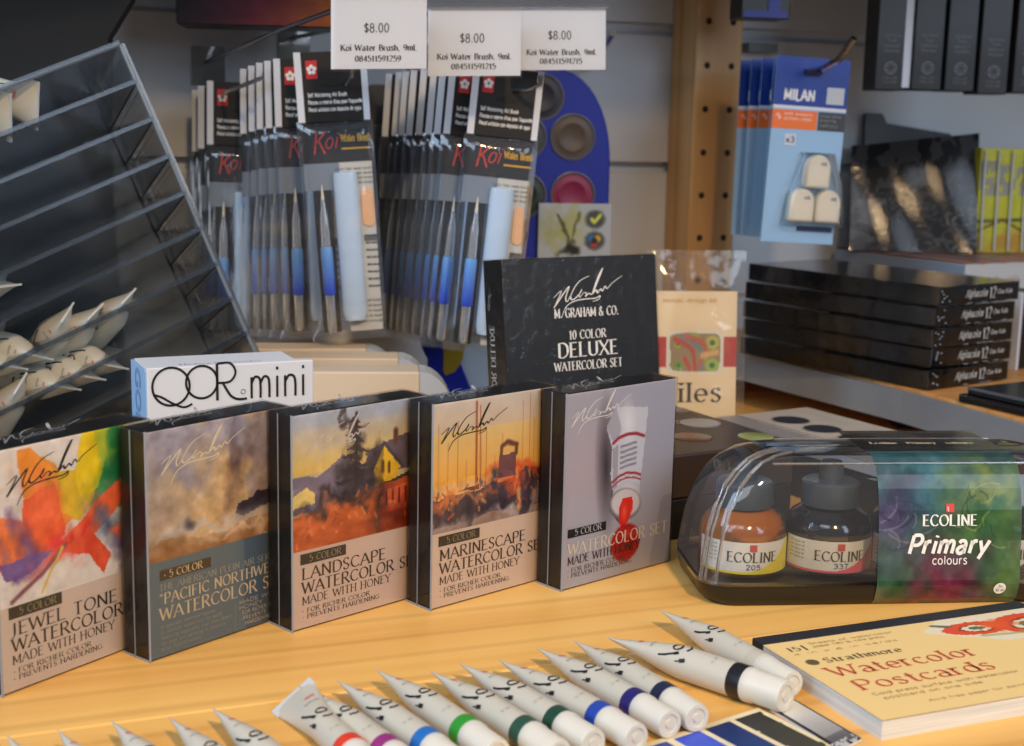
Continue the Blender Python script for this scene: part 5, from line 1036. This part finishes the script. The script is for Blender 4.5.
# painted carton
pcx = Vector((.3845,1.192,SZ)); pa = R(30); ph_ = P(962,264,1.192).z-SZ
t = thing('painted_carton','white carton with its left side coloured as shade and a rust orange painted lid behind the charcoal boxes','carton',pcx,pa)
MB().box(0,.16,0,.160,0,ph_).build('carton_body',mat('carton_white',(206,204,200),.5),t,bevel=.0008)
MB().box(-.0006,.0,.0,.160,0.0005,ph_-.001).build('shaded_side',mat('carton_white_shaded',(146,158,174),.5),t)  # blue-grey puts the left face's shade into its colour
c = Canvas(80,60,(150,74,44),17); c.blob(.3,.4,.3,.2,(110,70,50),30,.8,.4,.8); c.blob(.7,.6,.3,.1,(200,90,40),-20,.8,.4,.8); c.blob(.2,.8,.2,.1,(100,90,80),0,.8,.4,.8); c.mottle(.35); c.line([(0,.02),(1,.02)],.03,(206,84,40),.05)
c.mesh('painted_lid', lambda u,v:(-.001+u*.162,-.001+v*.161,ph_+.0004+.0006*math.sin(u*40)), M_art, t)
a = MB(); f = front(0,0,-.0005); text(a,'The Seattle',f,.012,ph_-.020,.008,.055,serif=True,shear=.3,weight=.7); text(a,'Collection',f,.022,ph_-.036,.007,.05,serif=True,shear=.3,weight=.6); a.build('red_script',mat('rust_ink',(190,84,70),.5),t)
# packs standing on the painted carton
zt = SZ+ph_+.0012
def leanpack(name,label,px,Y,seed,glossm,lean,yw=6):
    x0,y0,x1,y1 = px; o = P(x0,y1,Y); o.z = zt; w_ = (P(x1,y1,Y)-o).x; h_ = (P(x0,y0,Y).z-zt)/math.cos(lean)
    t = thing(name,label,'picture pack',o,(0,0,0)); t.rotation_euler = (Matrix.Rotation(R(yw),3,'Z')@Matrix.Rotation(-lean,3,'X')).to_euler(); return t,w_,h_
t,w_,h_ = leanpack('photo_pack','glossy black and white picture pack leaning above the rust orange lid',(850,134,974,238),1.300,1,None,R(16.5),-7)
c = Canvas(110,90,(44,42,42),51); n = fbm(90,110,5,9,5,61); n2 = fbm(90,110,10,5,4,62); wv = .5+.5*np.sin((c.U*9+c.V*5+n*9)*3.0)
val = np.where(c.V>.58, 30+60*(n2>.52), 30+130*np.clip((wv-.45)*2,0,1)*np.clip(n*1.4,0,1)); val = val*.7; c.a = np.stack([val,val*.97,val*.96],-1)/255.
c.put(((c.U<.28)&(c.V<.48)&(n>.42))*1.,(96,94,98),.8); c.blob(.35,.12,.3,.08,(20,20,22),30,.6,.4,.9)
wz = lambda u,v: (u*w_, -.002*math.sin(u*7)*math.sin(v*4+u*3), v*h_*(.90+.13*u))
MB().prism([(0,.0022,0),(w_,.0022,0),(w_,.0022,h_*1.03),(0,.0022,h_*.90)],(0,.004,0)).build('backing',M_black,t)
c.mesh('printed_sheet', wz, painted('photo_gloss',.5,coat=.9,bump=.05,spec=.2), t)
t,w_,h_ = leanpack('photo_pack','second dark picture pack peeking out behind the glossy black and white one',(862,113,982,238),1.335,1,None,R(4),15)
MB().prism([(0,0,0),(w_,0,0),(w_,0,h_*.72),(w_*.86,0,h_*.74),(w_*.80,0,h_*.86),(w_*.2,0,h_*.93),(w_*.16,0,h_),(0,0,h_*1.0)],(0,.004,0)).build('pack_body',M_black,t)
c2 = Canvas(60,50,(50,48,48),71); c2.mottle(.5,0,1,14,10); c2.mesh('printed_sheet', lambda u,v:(u*w_,-.0006,v*h_*.72), M_art, t)
yo = P(975,238,1.30); yo.z = zt; yw = .085; yh = P(975,148,1.30).z-zt
t = thing('yellow_brush_carton','yellow carton behind four thin pale rods at the right edge','carton',yo,R(8))
c = Canvas(60,60,(196,190,40),81); c.put((c.V>.88)*1.,(206,200,50)); c.put(((c.V>.55)&(c.V<.88)&(c.n3>-.05))*1.,(140,136,160),.75); c.line([(0,.30),(1,.34)],.015,(90,84,20)); c.line([(0,.2),(.3,.32),(.6,.18),(1,.3)],.012,(110,70,20)); c.blob(.6,.10,.5,.08,(190,120,40),0,.8,.3,.8); c.mottle(.1)
MB().box(0,yw,.0004,.03,0,yh).build('carton_body',mat('yellow_card',(196,190,44),.5),t,bevel=.001); c.mesh('printed_front', lambda u,v:(u*yw,0,v*yh), M_art, t)
for k in range(5): MB().wire([(.005+.0135*k,-.002,.002),(.003+.0135*k,-.002,yh*.98)],.0011).build('pale_rod',mat('pale_rod_mat',(206,206,196),.4),t,smooth=True)
# black flat box and white card at right edge
t = thing('flat_black_carton','flat black carton on the shelf at the right edge, beside the charcoal boxes','carton',(.372,1.035,SZ),R(-62)+R(90-62) if False else R(30))
t.location = G(958,402,SZ); t.location.z = SZ; t.rotation_euler = (0,0,R(-60))
MB().box(0,.16,0,.10,.0003,.006).build('tray',M_bg,t,bevel=.0008); MB().box(.004,.156,.004,.096,.0062,.011).build('lid',noisy('teal_black_card',(12,16,20),(22,30,34),70,.3),t,bevel=.0008)
MB().box(.004,.156,.0036,.0042,.0095,.0115).build('silver_edge',mat('silver_line',(90,92,100),.3),t)
t = thing('white_edge_carton','white edged carton standing at the right edge beside the charcoal boxes','carton',P(1015,372,1.10),R(40))
t.location.z = SZ+.0; MB().box(0,.004,0,.05,0,.062).build('white_edge',M_card,t); MB().box(.0045,.05,.0,.05,0,.060).build('carton_body',M_black,t,bevel=.001)
